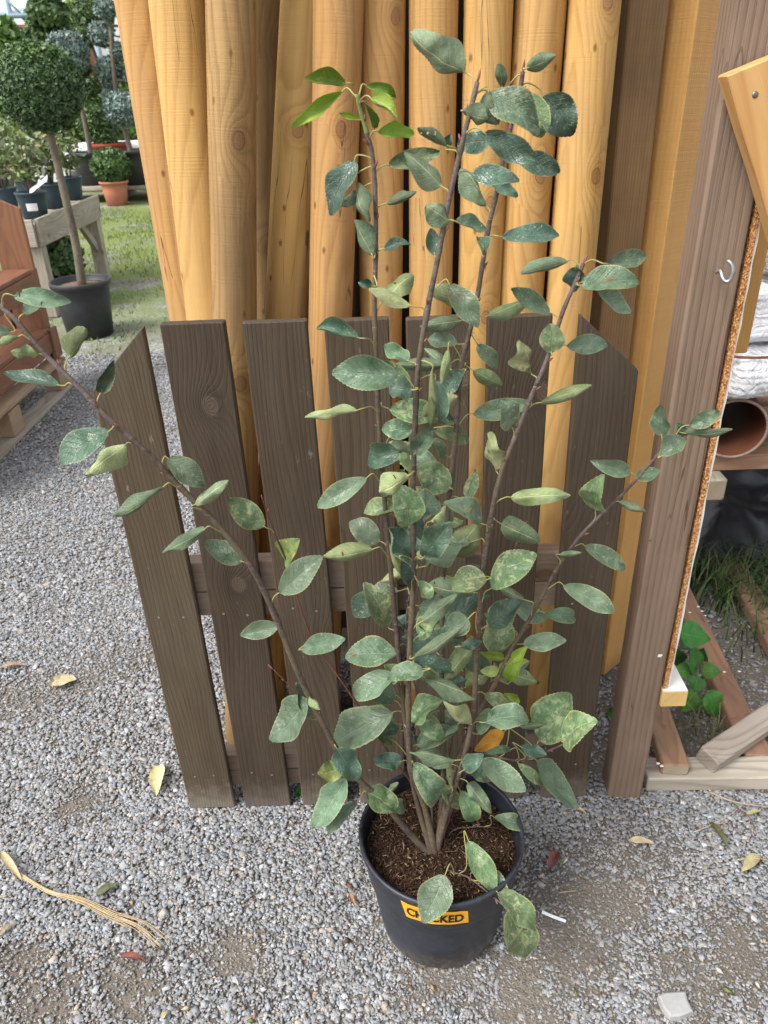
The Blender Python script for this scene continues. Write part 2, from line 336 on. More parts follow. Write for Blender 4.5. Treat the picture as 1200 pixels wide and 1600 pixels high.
def m_leaf(name, c1, c2, vein, mottle=None, mot_amt=0.0, mot_lo=0.52, edge=None, rough=0.42, spec=0.45, blotch=None, sss=0.0, veinamt=0.45, powder=0.0):
    n = NT(name)
    uv = n.t.nodes.new('ShaderNodeTexCoord').outputs['UV']
    u, v, _ = n.sep(uv)
    s = n.math('ABSOLUTE', n.math('SUBTRACT', n.math('MULTIPLY', v, 2.0), 1.0))
    P = n.coords('Object'); rr = n.rand()
    a = n.noise(P, 60, 4, 0.6)
    col = n.mix(n.ramp(a, [(0.35, 0.0), (0.66, 1.0)]), c1, c2)
    mid = n.ramp(s, [(0.018, 1.0), (0.05, 0.0)])
    lat = n.math('FRACT', n.math('SUBTRACT', n.math('MULTIPLY', u, 8.5), n.math('MULTIPLY', s, 2.3)))
    latm = n.math('MULTIPLY', n.ramp(lat, [(0.0, 1.0), (0.07, 0.0), (0.93, 0.0), (1.0, 1.0)]), n.ramp(s, [(0.75, 1.0), (0.95, 0.2)]))
    net = n.node('ShaderNodeTexVoronoi', Vector=P, Scale=330.0); net.feature = 'DISTANCE_TO_EDGE'
    netm = n.ramp(net.outputs['Distance'], [(0.0, 1.0), (0.09, 0.0)])
    if mottle is not None:
        mo = n.noise(P, 75, 5, 0.7, 0.4)
        patch = n.ramp(n.noise(P, 17, 2), [(0.38, 0.0), (0.60, 1.0)])
        mk = n.math('MULTIPLY', n.ramp(mo, [(mot_lo, 0.0), (mot_lo + 0.09, 1.0)]), n.math('ADD', 0.15, n.math('MULTIPLY', patch, 0.85)))
        col = n.mix(n.math('MULTIPLY', mk, mot_amt), col, mottle)
    if powder > 0:
        pw = n.math('MULTIPLY', n.ramp(n.noise(P, 240, 3, 0.7), [(0.60, 0.0), (0.68, 1.0)]), n.ramp(n.noise(P, 22, 2), [(0.42, 0.0), (0.6, 1.0)]))
        col = n.mix(n.math('MULTIPLY', pw, powder), col, (0.50, 0.53, 0.46))
    col = n.mix(n.math('MULTIPLY', latm, veinamt), col, vein)
    col = n.mix(n.math('MULTIPLY', netm, veinamt * 0.25), col, vein)
    col = n.mix(n.math('MULTIPLY', mid, min(1, veinamt * 1.9)), col, vein)
    if edge is not None:
        eg = n.math('MULTIPLY', n.ramp(s, [(0.90, 0.0), (0.985, 1.0)]), 0.65)
        col = n.mix(eg, col, edge)
        tipm = n.math('MULTIPLY', n.ramp(n.math('ADD', u, n.math('MULTIPLY', a, 0.25)), [(1.0, 0.0), (1.12, 1.0)]), n.math('GREATER_THAN', rr, 0.45))
        col = n.mix(n.math('MULTIPLY', tipm, 0.7), col, (0.45, 0.36, 0.16))
    if blotch is not None:
        bl = n.ramp(n.noise(P, 21, 4, 0.62), [(blotch[1], 0.0), (blotch[1] + 0.05, 1.0)])
        col = n.mix(n.math('MULTIPLY', bl, 0.85), col, blotch[0])
    hsv = n.node('ShaderNodeHueSaturation', Color=col, Value=n.math('ADD', 0.72, n.math('MULTIPLY', n.math('FRACT', n.math('MULTIPLY', rr, 7.31)), 0.62)), Hue=n.math('ADD', 0.472, n.math('MULTIPLY', rr, 0.042)))
    h = n.math('ADD', n.math('MULTIPLY', latm, -1.0), n.math('ADD', n.math('MULTIPLY', mid, -1.4), n.math('MULTIPLY', netm, -0.35)))
    h = n.math('ADD', h, n.math('MULTIPLY', a, 1.3))
    n.set(base=hsv.outputs[0], rough=n.math('ADD', rough, n.math('MULTIPLY', n.math('SUBTRACT', a, 0.5), 0.25)), spec=spec, normal=n.bump(h, 0.65, 0.0014))
    if sss > 0:
        tr = n.node('ShaderNodeBsdfTranslucent', Color=hsv.outputs[0]); mx = n.node('ShaderNodeMixShader'); mx.inputs[0].default_value = sss
        n.t.links.new(n.p.outputs[0], mx.inputs[1]); n.t.links.new(tr.outputs[0], mx.inputs[2]); n.t.links.new(mx.outputs[0], n.out.inputs['Surface'])
    return n.m
BROWN = (0.075, 0.045, 0.035)
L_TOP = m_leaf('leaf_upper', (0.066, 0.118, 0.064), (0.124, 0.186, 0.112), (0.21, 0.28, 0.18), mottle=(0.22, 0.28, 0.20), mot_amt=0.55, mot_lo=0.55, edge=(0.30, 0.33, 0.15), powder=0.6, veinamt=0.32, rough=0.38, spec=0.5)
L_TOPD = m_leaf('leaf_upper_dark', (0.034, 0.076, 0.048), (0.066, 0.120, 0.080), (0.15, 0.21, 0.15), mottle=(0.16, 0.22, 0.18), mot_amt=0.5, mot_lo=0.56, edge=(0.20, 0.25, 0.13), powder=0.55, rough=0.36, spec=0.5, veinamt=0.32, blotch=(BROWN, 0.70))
L_MOT = m_leaf('leaf_upper_mottled', (0.062, 0.122, 0.050), (0.120, 0.185, 0.080), (0.25, 0.30, 0.16), mottle=(0.34, 0.38, 0.20), mot_amt=0.75, mot_lo=0.50, edge=(0.36, 0.33, 0.13), powder=0.5, veinamt=0.3, blotch=((0.20, 0.11, 0.05), 0.68))
L_TOPB = m_leaf('leaf_upper_scorched', (0.044, 0.096, 0.050), (0.095, 0.160, 0.085), (0.20, 0.27, 0.17), mottle=(0.24, 0.31, 0.20), mot_amt=0.7, mot_lo=0.52, edge=(0.36, 0.31, 0.12), powder=0.6, veinamt=0.3, rough=0.47, spec=0.5, blotch=((0.13, 0.075, 0.04), 0.61))
L_UND = m_leaf('leaf_underside', (0.130, 0.185, 0.080), (0.200, 0.255, 0.120), (0.40, 0.43, 0.21), mottle=(0.30, 0.35, 0.20), mot_amt=0.4, rough=0.6, spec=0.25, veinamt=0.55)
L_UNDB = m_leaf('leaf_underside_scorched', (0.175, 0.225, 0.105), (0.26, 0.30, 0.15), (0.42, 0.43, 0.21), mottle=(0.33, 0.34, 0.20), mot_amt=0.4, rough=0.6, spec=0.25, veinamt=0.5, blotch=(BROWN, 0.60))
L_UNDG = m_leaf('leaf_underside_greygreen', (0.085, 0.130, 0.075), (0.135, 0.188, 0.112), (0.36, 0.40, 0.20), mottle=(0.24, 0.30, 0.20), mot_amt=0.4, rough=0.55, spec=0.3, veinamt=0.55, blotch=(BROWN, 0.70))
L_YNG = m_leaf('young_leaf', (0.19, 0.33, 0.035), (0.29, 0.42, 0.07), (0.42, 0.52, 0.16), rough=0.42, sss=0.25, veinamt=0.35, blotch=((0.20, 0.12, 0.05), 0.74))
L_YNGU = m_leaf('young_leaf_underside', (0.27, 0.37, 0.09), (0.38, 0.46, 0.15), (0.48, 0.52, 0.22), rough=0.55, sss=0.25, veinamt=0.4, blotch=((0.20, 0.14, 0.07), 0.72))
L_YEL = m_leaf('yellow_leaf', (0.52, 0.30, 0.018), (0.66, 0.43, 0.04), (0.62, 0.48, 0.15), mottle=(0.36, 0.36, 0.06), mot_amt=0.7, mot_lo=0.55, rough=0.5, veinamt=0.35, blotch=((0.16, 0.075, 0.04), 0.64))
L_HALF = m_leaf('half_yellow_leaf', (0.10, 0.19, 0.06), (0.22, 0.29, 0.08), (0.40, 0.40, 0.15), mottle=(0.62, 0.42, 0.05), mot_amt=0.8, mot_lo=0.56, rough=0.45, veinamt=0.35, blotch=((0.10, 0.05, 0.03), 0.64))
L_DRYRED = m_leaf('dry_red_leaf', (0.20, 0.085, 0.050), (0.30, 0.14, 0.085), (0.40, 0.22, 0.13), rough=0.6, veinamt=0.3)
L_DRYTAN = m_leaf('dry_tan_leaf', (0.33, 0.25, 0.15), (0.46, 0.37, 0.24), (0.50, 0.42, 0.28), rough=0.7, veinamt=0.3, blotch=((0.14, 0.09, 0.05), 0.60))
L_DRYYEL = m_leaf('dry_yellowgreen_leaf', (0.36, 0.35, 0.15), (0.48, 0.47, 0.24), (0.58, 0.54, 0.26), rough=0.6, veinamt=0.35, blotch=((0.25, 0.14, 0.05), 0.66))
L_DRYOLV = m_leaf('dry_olive_leaf', (0.085, 0.095, 0.040), (0.15, 0.155, 0.07), (0.22, 0.21, 0.11), rough=0.5, veinamt=0.3)
L_NETTLE = m_leaf('nettle_leaf', (0.030, 0.125, 0.020), (0.050, 0.185, 0.030), (0.085, 0.24, 0.05), rough=0.5, spec=0.35, veinamt=0.5)
M_FOLI = attr_mat('foliage', 0.5, 0.4, 90, 0.2)
M_GRASS = attr_mat('grass_blades', 0.6, 0.25, 90, 0.1)
M_STONE = attr_mat('gravel_stone', 0.85, 0.25, 520, 0.4)
M_SLATE = plain('pale_slate', (0.35, 0.35, 0.345), 0.75, 0.3, 60, 0.12, 0.6)
M_STRAW = plain('dry_straw', (0.52, 0.41, 0.25), 0.65, 0.25, 120, 0.2, 0.5, c2=(0.34, 0.25, 0.14))

def m_ground():
    n = NT('gritty_ground'); P = n.coords('Object', seed=False)
    x, y, z = n.sep(P)
    v = n.node('ShaderNodeTexVoronoi', Vector=P, Scale=85.0); v2 = n.node('ShaderNodeTexVoronoi', Vector=P, Scale=190.0)
    g = n.sep(v.outputs['Color'])[0]
    grey = n.ramp(g, [(0.0, (0.13, 0.13, 0.135)), (0.5, (0.25, 0.25, 0.25)), (0.85, (0.36, 0.36, 0.35)), (1.0, (0.52, 0.51, 0.49))])
    fine = n.noise(P, 240, 5, 0.7)
    dirt = n.mix(fine, (0.115, 0.095, 0.075), (0.225, 0.20, 0.17))
    patch = n.ramp(n.noise(P, 2.3, 5, 0.62), [(0.40, 0.0), (0.60, 1.0)])
    near = n.ramp(n.math('DIVIDE', y, 5.0), [(0.36, 0.0), (0.62, 1.0)])
    col = n.mix(n.math('MULTIPLY', n.math('SUBTRACT', 1.0, n.math('MULTIPLY', patch, 0.65)), near), dirt, grey)
    mossn = n.ramp(n.noise(P, 1.1, 6, 0.68), [(0.36, 0.0), (0.50, 1.0)])
    far = n.ramp(n.math('DIVIDE', y, 10.0), [(0.47, 0.0), (0.72, 1.0)])
    moss = n.mix(n.noise(P, 60, 5, 0.7), (0.085, 0.125, 0.024), (0.23, 0.28, 0.070))
    col = n.mix(n.math('MULTIPLY', n.math('MULTIPLY', mossn, far), 0.9), col, moss)
    h = n.math('ADD', n.math('MULTIPLY', v.outputs['Distance'], -1.0), n.math('MULTIPLY', v2.outputs['Distance'], -0.5))
    h = n.math('ADD', h, fine)
    return n.set(base=col, rough=0.9, spec=0.2, normal=n.bump(h, 0.8, 0.006))
M_GROUND = m_ground()

# ------------------------------------------------------------------ shape builders
def basis(p0, p1, facing):
    """local z from p0 to p1, local -y towards `facing`"""
    p0, p1 = Vector(p0), Vector(p1)
    z = (p1 - p0); L = z.length; z.normalize()
    f = Vector(facing); f = (f - z * f.dot(z)).normalized()
    y = -f; x = y.cross(z)
    M = Matrix((x, y, z)).transposed().to_4x4(); M.translation = p0
    return M, L
def board(name, p0, p1, w, t, mat, parent=None, facing=(0, -1, 0), ch=0.003, seg=6, wob=0.0008, cut0=(0, 0), cut1=(0, 0), endmat=None):
    """sawn board along p0->p1, w across, t thick, chamfered edges; cut = (left, right) shortening of an end"""
    M, L = basis(p0, p1, facing)
    a, b = w / 2, t / 2
    cs = [(-a + ch, -b), (a - ch, -b), (a, -b + ch), (a, b - ch), (a - ch, b), (-a + ch, b), (-a, b - ch), (-a, -b + ch)]
    V, Fc, mi = [], [], []
    rr = random.Random(hash((name, round(p0[0], 3), round(p0[1], 3), round(p0[2], 3))) & 0xffff)
    zs = [0.0, ch] + [L * i / seg for i in range(1, seg)] + [L - ch, L]
    for k, z in enumerate(zs):
        s = 1.0 if 0 < k < len(zs) - 1 else 0.0
        for (x, y) in cs:
            xx = x if s else x * (1 - ch / a); yy = y if s else y * (1 - ch / b)
            q = (xx + a) / w
            c0 = cut0[0] * (1 - q) + cut0[1] * q; c1 = cut1[0] * (1 - q) + cut1[1] * q
            zz = c0 + (z / L) * (L - c0 - c1)
            j = wob if 0 < k < len(zs) - 1 else 0
            V.append((xx + rr.uniform(-j, j), yy + rr.uniform(-j, j), zz))
    n = len(zs)
    for k in range(n - 1):
        for i in range(8):
            Fc.append((k * 8 + i, k * 8 + (i + 1) % 8, (k + 1) * 8 + (i + 1) % 8, (k + 1) * 8 + i)); mi.append(0)
    Fc.append(tuple(range(7, -1, -1))); mi.append(1 if endmat else 0)
    Fc.append(tuple((n - 1) * 8 + i for i in range(8))); mi.append(1 if endmat else 0)
    return mesh_obj(name, V, Fc, [mat, endmat] if endmat else mat, parent, M, mi)
def tube_geo(pts, rad, seg=8, V=None, Fc=None, cap=True):
    V = [] if V is None else V; Fc = [] if Fc is None else Fc
    pts = [Vector(p) for p in pts]; base = len(V)
    up = Vector((0.3, 0.2, 1)).normalized(); prev = None
    for i, p in enumerate(pts):
        d = (pts[min(i + 1, len(pts) - 1)] - pts[max(i - 1, 0)])
        d = d.normalized() if d.length > 1e-9 else Vector((0, 0, 1))
        if prev is None:
            x = d.orthogonal().normalized()
        else:
            x = (prev - d * prev.dot(d)); x = x.normalized() if x.length > 1e-6 else d.orthogonal().normalized()
        prev = x; y = d.cross(x); r = rad[i] if hasattr(rad, '__len__') else rad
        for k in range(seg):
            a = 2 * math.pi * k / seg
            V.append(p + x * (r * math.cos(a)) + y * (r * math.sin(a)))
    for i in range(len(pts) - 1):
        for k in range(seg):
            a, b = base + i * seg + k, base + i * seg + (k + 1) % seg
            Fc.append((a, b, b + seg, a + seg))
    if cap:
        Fc.append(tuple(base + k for k in range(seg - 1, -1, -1)))
        Fc.append(tuple(base + (len(pts) - 1) * seg + k for k in range(seg)))
    return V, Fc
def smooth_path(P, n):
    """Catmull-Rom through P, n samples per span"""
    P = [np.asarray(p, float) for p in P]; Q = [2 * P[0] - P[1]] + P + [2 * P[-1] - P[-2]]
    out = []
    for i in range(1, len(Q) - 2):
        for k in range(n):
            t = k / n
            out.append(0.5 * ((2 * Q[i]) + (-Q[i - 1] + Q[i + 1]) * t + (2 * Q[i - 1] - 5 * Q[i] + 4 * Q[i + 1] - Q[i + 2]) * t * t
                              + (-Q[i - 1] + 3 * Q[i] - 3 * Q[i + 1] + Q[i + 2]) * t ** 3))
    out.append(P[-1]); return out
def tube(name, pts, rad, mat, parent=None, seg=8, smooth=True):
    V, Fc = tube_geo(pts, rad, seg)
    o = Vector(pts[0]); V = [v - o for v in V]
    return mesh_obj(name, V, Fc, mat, parent, Matrix.Translation(o), smooth=smooth)
def lathe(name, prof, mat, loc, parent=None, seg=48, closed=True, rz=0.0, smooth=True):
    V, Fc = [], []
    for (r, z) in prof:
        for k in range(seg):
            a = 2 * math.pi * k / seg; V.append((r * math.cos(a), r * math.sin(a), z))
    m = len(prof)
    for i in range(m - 1):
        for k in range(seg):
            a, b = i * seg + k, i * seg + (k + 1) % seg
            Fc.append((a, b, b + seg, a + seg))
    if closed:
        Fc.append(tuple(range(seg - 1, -1, -1)))
        Fc.append(tuple((m - 1) * seg + k for k in range(seg)))
    return mesh_obj(name, V, Fc, mat, parent, Matrix.Translation(Vector(loc)) @ Matrix.Rotation(rz, 4, 'Z'), smooth=smooth)
def pot_profile(rt, rb, h, lip=0.012, th=0.005):
    return [(rb * 0.9, 0.0), (rb, 0.004), (rb + (rt - rb) * 0.55, h * 0.60), (rb + (rt - rb) * 0.60, h * 0.66), (rb + (rt - rb) * 0.86, h * 0.885),
            (rt - 0.004 + lip * 0.3, h * 0.90), (rt + lip * 0.5, h * 0.91), (rt + lip * 0.5, h * 0.985), (rt + lip * 0.2, h), (rt - th, h), (rt - th - 0.003, h * 0.985), (rt - th - 0.006, h * 0.82)]
def leaf_cloud(C, N, size, cols, rgen, long=1.7, flat=0.0, jit=0.25):
    """C: (k,3) leaf centres -> pointed quads of random attitude; returns V, F(4), colour"""
    k = len(C)
    d = rgen.normal(size=(k, 3)); d[:, 2] *= 0.8; d /= np.linalg.norm(d, axis=1)[:, None]
    if N is not None: nrm = N + rgen.normal(size=(k, 3)) * 0.55
    else: nrm = rgen.normal(size=(k, 3))
    nrm -= (nrm * d).sum(1)[:, None] * d; nrm /= np.linalg.norm(nrm, axis=1)[:, None] + 1e-9
    s = np.cross(d, nrm)
    sz = size * rgen.uniform(1 - jit * 2, 1 + jit * 2, k)[:, None]
    a = C - d * sz * 0.5 * long; b = C + s * sz * 0.5 - nrm * sz * .1; c = C + d * sz * 0.5 * long; e = C - s * sz * 0.5 - nrm * sz * .1
    V = np.stack([a, b, c, e], 1).reshape(-1, 3)
    Fq = np.arange(4 * k).reshape(-1, 4)
    cols = np.asarray(cols)
    w = rgen.uniform(0, 1, k); i0 = rgen.integers(0, len(cols), k); i1 = rgen.integers(0, len(cols), k)
    cc = cols[i0] * w[:, None] + cols[i1] * (1 - w[:, None]); cc = cc * rgen.uniform(0.75, 1.25, k)[:, None]
    return V, Fq, np.repeat(cc, 4, 0)
def ball_points(n, r, rgen, inner=0.72, squash=1.0, lump=0.06):
    d = rgen.normal(size=(n, 3)); d /= np.linalg.norm(d, axis=1)[:, None]
    lumps = 1 + lump * (np.sin(d[:, 0] * 9 + 1) * np.sin(d[:, 1] * 8 + 2) + np.sin(d[:, 2] * 10) * 0.7)
    rr = r * (inner + (1 - inner) * rgen.uniform(0, 1, n) ** 0.5) * lumps
    P = d * rr[:, None]; P[:, 2] *= squash
    return P, d

# ================================================================== THE SETTING
def make_ground():
    xs = np.concatenate([[-90, -40, -15, -6], np.linspace(-3, 3, 25), [6, 15, 40, 90]])
    ys = np.concatenate([[-30, -8, -2], np.linspace(0, 9, 37), [12, 16, 25, 50, 100]])
    V = [(x, y, -0.004 + (0.006 * mnoise.noise(Vector((x * 1.5, y * 1.5, 0))) if abs(x) < 3.2 and -1 < y < 9.2 else 0)) for y in ys for x in xs]
    nx = len(xs)
    Fc = [(j * nx + i, j * nx + i + 1, (j + 1) * nx + i + 1, (j + 1) * nx + i) for j in range(len(ys) - 1) for i in range(nx - 1)]
    tag(mesh_obj('ground', V, Fc, M_GROUND, smooth=True), 'grey gritty nursery yard ground with moss further back', kind='structure')
make_ground()

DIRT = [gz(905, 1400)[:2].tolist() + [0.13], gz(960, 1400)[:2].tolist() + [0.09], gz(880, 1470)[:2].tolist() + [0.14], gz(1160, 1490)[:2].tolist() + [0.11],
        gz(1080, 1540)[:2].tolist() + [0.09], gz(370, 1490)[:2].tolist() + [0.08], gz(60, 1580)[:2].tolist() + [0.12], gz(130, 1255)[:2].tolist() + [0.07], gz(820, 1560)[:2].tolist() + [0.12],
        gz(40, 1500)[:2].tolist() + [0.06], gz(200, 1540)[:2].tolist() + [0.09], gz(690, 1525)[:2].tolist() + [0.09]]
def make_gravel():
    P, S = [], []
    def fill(x0, x1, y0, y1, dens, size):
        k = int((x1 - x0) * (y1 - y0) * dens)
        P.append(np.stack([rng.uniform(x0, x1, k), rng.uniform(y0, y1, k)], 1)); S.append(np.full(k, size))
    fill(-1.10, 0.95, 0.70, 1.40, 47000, 0.97)
    fill(-1.6, -0.40, 1.40, 2.3, 30000, 1.05)
    fill(-0.40, 1.35, 1.40, 1.9, 12000, 1.15)
    fill(0.8, 2.0, 1.9, 2.9, 6000, 1.3)
    fill(-2.3, -0.60, 2.3, 3.6, 17000, 1.20)
    fill(-2.9, -0.9, 3.6, 5.2, 8000, 1.45)
    P = np.concatenate(P); S = np.concatenate(S)
    keep = np.ones(len(P), bool); emb = np.zeros(len(P))
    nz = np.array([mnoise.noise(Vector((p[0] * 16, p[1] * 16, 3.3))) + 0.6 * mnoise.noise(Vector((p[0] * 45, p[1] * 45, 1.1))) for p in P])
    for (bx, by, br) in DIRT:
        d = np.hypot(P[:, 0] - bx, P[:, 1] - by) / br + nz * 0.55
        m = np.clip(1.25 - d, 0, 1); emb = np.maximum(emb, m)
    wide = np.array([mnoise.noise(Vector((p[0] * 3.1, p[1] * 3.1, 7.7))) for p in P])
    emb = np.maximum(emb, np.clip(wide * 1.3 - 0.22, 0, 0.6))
    emb = np.maximum(emb, np.where((P[:, 0] > 0.66) & (P[:, 1] > 1.42), 0.40 + 0.4 * nz, 0.0)); emb = np.clip(emb, 0, 1)  # barer, soil-tinted ground round the rack; its darker tone also paints in shade
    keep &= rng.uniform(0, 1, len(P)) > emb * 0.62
    keep &= np.hypot(P[:, 0] - 0.094, P[:, 1] - 1.032) > 0.112                # nothing under the pot
    P, S, emb = P[keep], S[keep], emb[keep]
    n = len(P)
    L = np.clip(rng.lognormal(np.log(0.0064), 0.36, n), 0.0032, 0.019) * S
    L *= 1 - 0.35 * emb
    W = L * rng.uniform(0.50, 0.85, n); T = L * rng.uniform(0.16, 0.32, n)
    base = np.array([(-1, -1, -1), (1, -1, -1), (1, 1, -1), (-1, 1, -1), (-1, -1, 1), (1, -1, 1), (1, 1, 1), (-1, 1, 1)], float) * 0.5
    B = base[None] + rng.uniform(-0.20, 0.20, (n, 8, 3))
    B[:, 4:, :2] *= rng.uniform(0.62, 0.98, (n, 1, 1)); B[:, :4, :2] *= rng.uniform(0.7, 1.0, (n, 1, 1))
    B *= np.stack([L, W, T], 1)[:, None, :] * 1.12
    yaw = rng.uniform(0, 2 * np.pi, n); tx = rng.normal(0, 0.22, n); ty = rng.normal(0, 0.22, n)
    c, s = np.cos(tx), np.sin(tx); y = B[..., 1] * c[:, None] - B[..., 2] * s[:, None]; z = B[..., 1] * s[:, None] + B[..., 2] * c[:, None]; B[..., 1] = y; B[..., 2] = z
    c, s = np.cos(ty), np.sin(ty); x = B[..., 0] * c[:, None] + B[..., 2] * s[:, None]; z = -B[..., 0] * s[:, None] + B[..., 2] * c[:, None]; B[..., 0] = x; B[..., 2] = z
    c, s = np.cos(yaw), np.sin(yaw); x = B[..., 0] * c[:, None] - B[..., 1] * s[:, None]; y = B[..., 0] * s[:, None] + B[..., 1] * c[:, None]; B[..., 0] = x; B[..., 1] = y
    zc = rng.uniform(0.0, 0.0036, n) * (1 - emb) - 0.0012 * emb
    B[..., 0] += P[:, :1]; B[..., 1] += P[:, 1:2]; B[..., 2] += zc[:, None]
    g = np.clip(rng.normal(0.332, 0.062, n), 0.16, 0.58); g += (rng.uniform(0, 1, n) < 0.05) * 0.20
    tone = rng.normal(0, 1, n)[:, None]
    colr = g[:, None] * (1 + tone * np.array([0.035, 0.0, -0.045])[None] + np.array([-0.020, 0.0, 0.030])[None])
    beige = rng.uniform(0, 1, n) < 0.06
    colr[beige] = colr[beige] * np.array([1.22, 1.0, 0.78])
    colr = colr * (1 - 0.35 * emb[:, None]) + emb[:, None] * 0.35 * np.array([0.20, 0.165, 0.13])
    fq = np.array([(4, 5, 6, 7), (0, 1, 5, 4), (1, 2, 6, 5), (2, 3, 7, 6), (3, 0, 4, 7)])
    Fq = (np.arange(n)[:, None, None] * 8 + fq[None]).reshape(-1, 4)
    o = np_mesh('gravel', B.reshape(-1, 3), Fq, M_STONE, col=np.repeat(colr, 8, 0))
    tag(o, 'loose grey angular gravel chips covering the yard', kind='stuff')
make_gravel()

# moss and short grass further back
def make_grass():
    k = 34000
    p = np.stack([rng.uniform(-5.2, -0.9, k), rng.uniform(5.0, 13.0, k)], 1)
    f = np.array([mnoise.noise(Vector((q[0] * 0.9, q[1] * 0.9, 5.0))) + 0.5 * mnoise.noise(Vector((q[0] * 3, q[1] * 3, 2.0))) for q in p])
    p = p[f > rng.uniform(-0.25, 0.45, k)]; n = len(p)
    h = rng.uniform(0.010, 0.036, n) * (1 + (p[:, 1] > 6.5) * 0.4); a = rng.uniform(0, 2 * np.pi, n); w = rng.uniform(0.003, 0.007, n)
    lean = rng.uniform(-1, 1, (n, 2)) * h[:, None] * 0.8
    d = np.stack([np.cos(a), np.sin(a)], 1) * w[:, None]
    z0 = np.full((n, 1), -0.003)
    A = np.hstack([p - d, z0]); B = np.hstack([p + d, z0]); C = np.hstack([p + lean, h[:, None]])
    V = np.stack([A, B, C], 1).reshape(-1, 3)
    cols = np.array([(0.12, 0.22, 0.03), (0.22, 0.32, 0.06), (0.28, 0.31, 0.10)])[rng.integers(0, 3, n)] * rng.uniform(0.7, 1.2, (n, 1))
    tag(np_mesh('grass', V, np.arange(3 * n).reshape(-1, 3), M_GRASS, col=np.repeat(cols, 3, 0)), 'thin mossy grass growing through the yard gravel', kind='stuff')
make_grass()

# ================================================================== FENCE PANEL
def make_fence():
    FY, TH = 1.335, 0.020
    root = empty('picket_fence', (-0.02, FY, 0), 'dark brown picket fence panel with seven pickets leaning on round poles', 'fence')
    tops = [at(225, 512, FY)[2], at(300, 505, FY)[2], at(426, 503, FY)[2], at(556, 500, FY)[2], at(688, 497, FY)[2], at(817, 494, FY)[2], at(905, 492, FY)[2]]
    pitch, w = 0.1437, 0.1138
    xtop = at(299, 505, FY)[0]
    for i in range(7):
        xt = xtop + (i - 1) * pitch + (0.019 if i == 6 else 0.0); xb = xt + 0.013 + (0.004 if i == 0 else 0)
        cut = (0, 0)
        if i == 0: cut = (0.112, 0)
        if i == 6: cut = (0, 0.106)
        o = board('picket', (xb, FY, 0.004), (xt, FY + 0.012, tops[i]), w, TH, M_PICKET, root, ch=0.0025, seg=14, wob=0.0005, cut1=cut)
        for zz in (at(400, 955, FY)[2], at(400, 1205, FY)[2]):
            for sx in (-0.026, 0.024):
                q = zz / tops[i]
                c = Vector((xb * (1 - q) + xt * q + sx + rnd.uniform(-.004, .004), FY + 0.012 * q - TH / 2 - 0.0006, zz + rnd.uniform(-.008, .008)))
                V = [(0.0028 * math.cos(k * math.pi / 4), 0, 0.0028 * math.sin(k * math.pi / 4)) for k in range(8)] + [(0, -0.0007, 0)]
                mesh_obj('nail_head', V, [(k, (k + 1) % 8, 8) for k in range(8)], M_STEEL, o, Matrix.Translation(c))
    x0, x1 = xtop - pitch - 0.045, xtop + 5 * pitch + 0.066
    RY = FY + TH / 2 + 0.012
    def rail(ya, yb, t, mat, dy=0.0):
        za, zb = at(400, ya, RY + dy)[2], at(400, yb, RY + dy)[2]
        board('rail', (x0 + 0.01, RY + dy + t / 2 - 0.001 + 0.004, (za + zb) / 2), (x1 + 0.01, RY + dy + t / 2 + 0.003, (za + zb) / 2), za - zb - 0.001, t, mat, root, facing=(0, -1, 0), ch=0.002, seg=10)
    rail(878, 924, 0.036, M_RAIL); rail(925, 962, 0.034, M_RAIL, 0.002)
    rail(1180, 1204, 0.040, M_RAIL); rail(1205, 1228, 0.038, M_RAIL, 0.002)
    return root
make_fence()

# ================================================================== ROUND POLES BEHIND
def pole_pt(px, py, yb, k):
    y = yb
    for _ in range(6):
        p = at(px, py, y); y = yb + k * p[2]
    return np.array(at(px, py, y))
def make_pole(c0, c5, w0, yb, label, mat=None, k=0.06, top=2.5):
    a = pole_pt(c0, 0, yb, k); b = pole_pt(c5, 500, yb, k)
    d = (a - b) / (a[2] - b[2])
    base = b - d * b[2]; tip = b + d * (top - b[2])
    t0 = a[1] / ray(c0, 0)[1]; r = w0 / 2 * t0 / FPX
    V, Fc = [], []; n, seg = 22, 28
    ph = rnd.uniform(0, 9)
    M, L = basis(base, tip, (0, -1, 0))
    prof = [(0.0, r - .005)] + [(L * (i / n) if i else 0.006, r) for i in range(n)] + [(L - 0.006, r), (L, r - .005)]
    for (z, rr) in prof:
        bx, by = 0.0025 * math.sin(z * 3 + ph), 0.0025 * math.cos(z * 2.3 + ph)
        for s in range(seg):
            ang = 2 * math.pi * s / seg
            q = rr * (1 + 0.010 * mnoise.noise(Vector((math.cos(ang) * 1.5 + ph, math.sin(ang) * 1.5, z * 2.2))))
            V.append((q * math.cos(ang) + bx, q * math.sin(ang) + by, z))
    m = len(prof)
    for i in range(m - 1):
        for s in range(seg):
            x, y = i * seg + s, i * seg + (s + 1) % seg; Fc.append((x, y, y + seg, x + seg))
    Fc.append(tuple(range(seg - 1, -1, -1))); Fc.append(tuple((m - 1) * seg + s for s in range(seg)))
    sm = [True] * (len(Fc) - 2) + [False, False]
    o = mesh_obj('round_pole', V, Fc, mat or M_POLE, None, M, smooth=sm)
    tag(o, label, 'pole', 'round timber poles behind the fence')
make_pole(222, 303, 82, 1.70, 'leftmost round pine pole, beside the open yard')
make_pole(280, 331, 90, 1.63, 'second round pole from the left, with a reddish knot near the top')
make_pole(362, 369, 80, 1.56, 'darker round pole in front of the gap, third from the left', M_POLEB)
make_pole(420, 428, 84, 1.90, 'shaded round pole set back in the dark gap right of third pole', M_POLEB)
make_pole(478, 450, 82, 1.68, 'slanting round pole right of the dark gap', None)
make_pole(527, 516, 80, 1.59, 'round pole with a big oval knot, left of the green shoot tip')
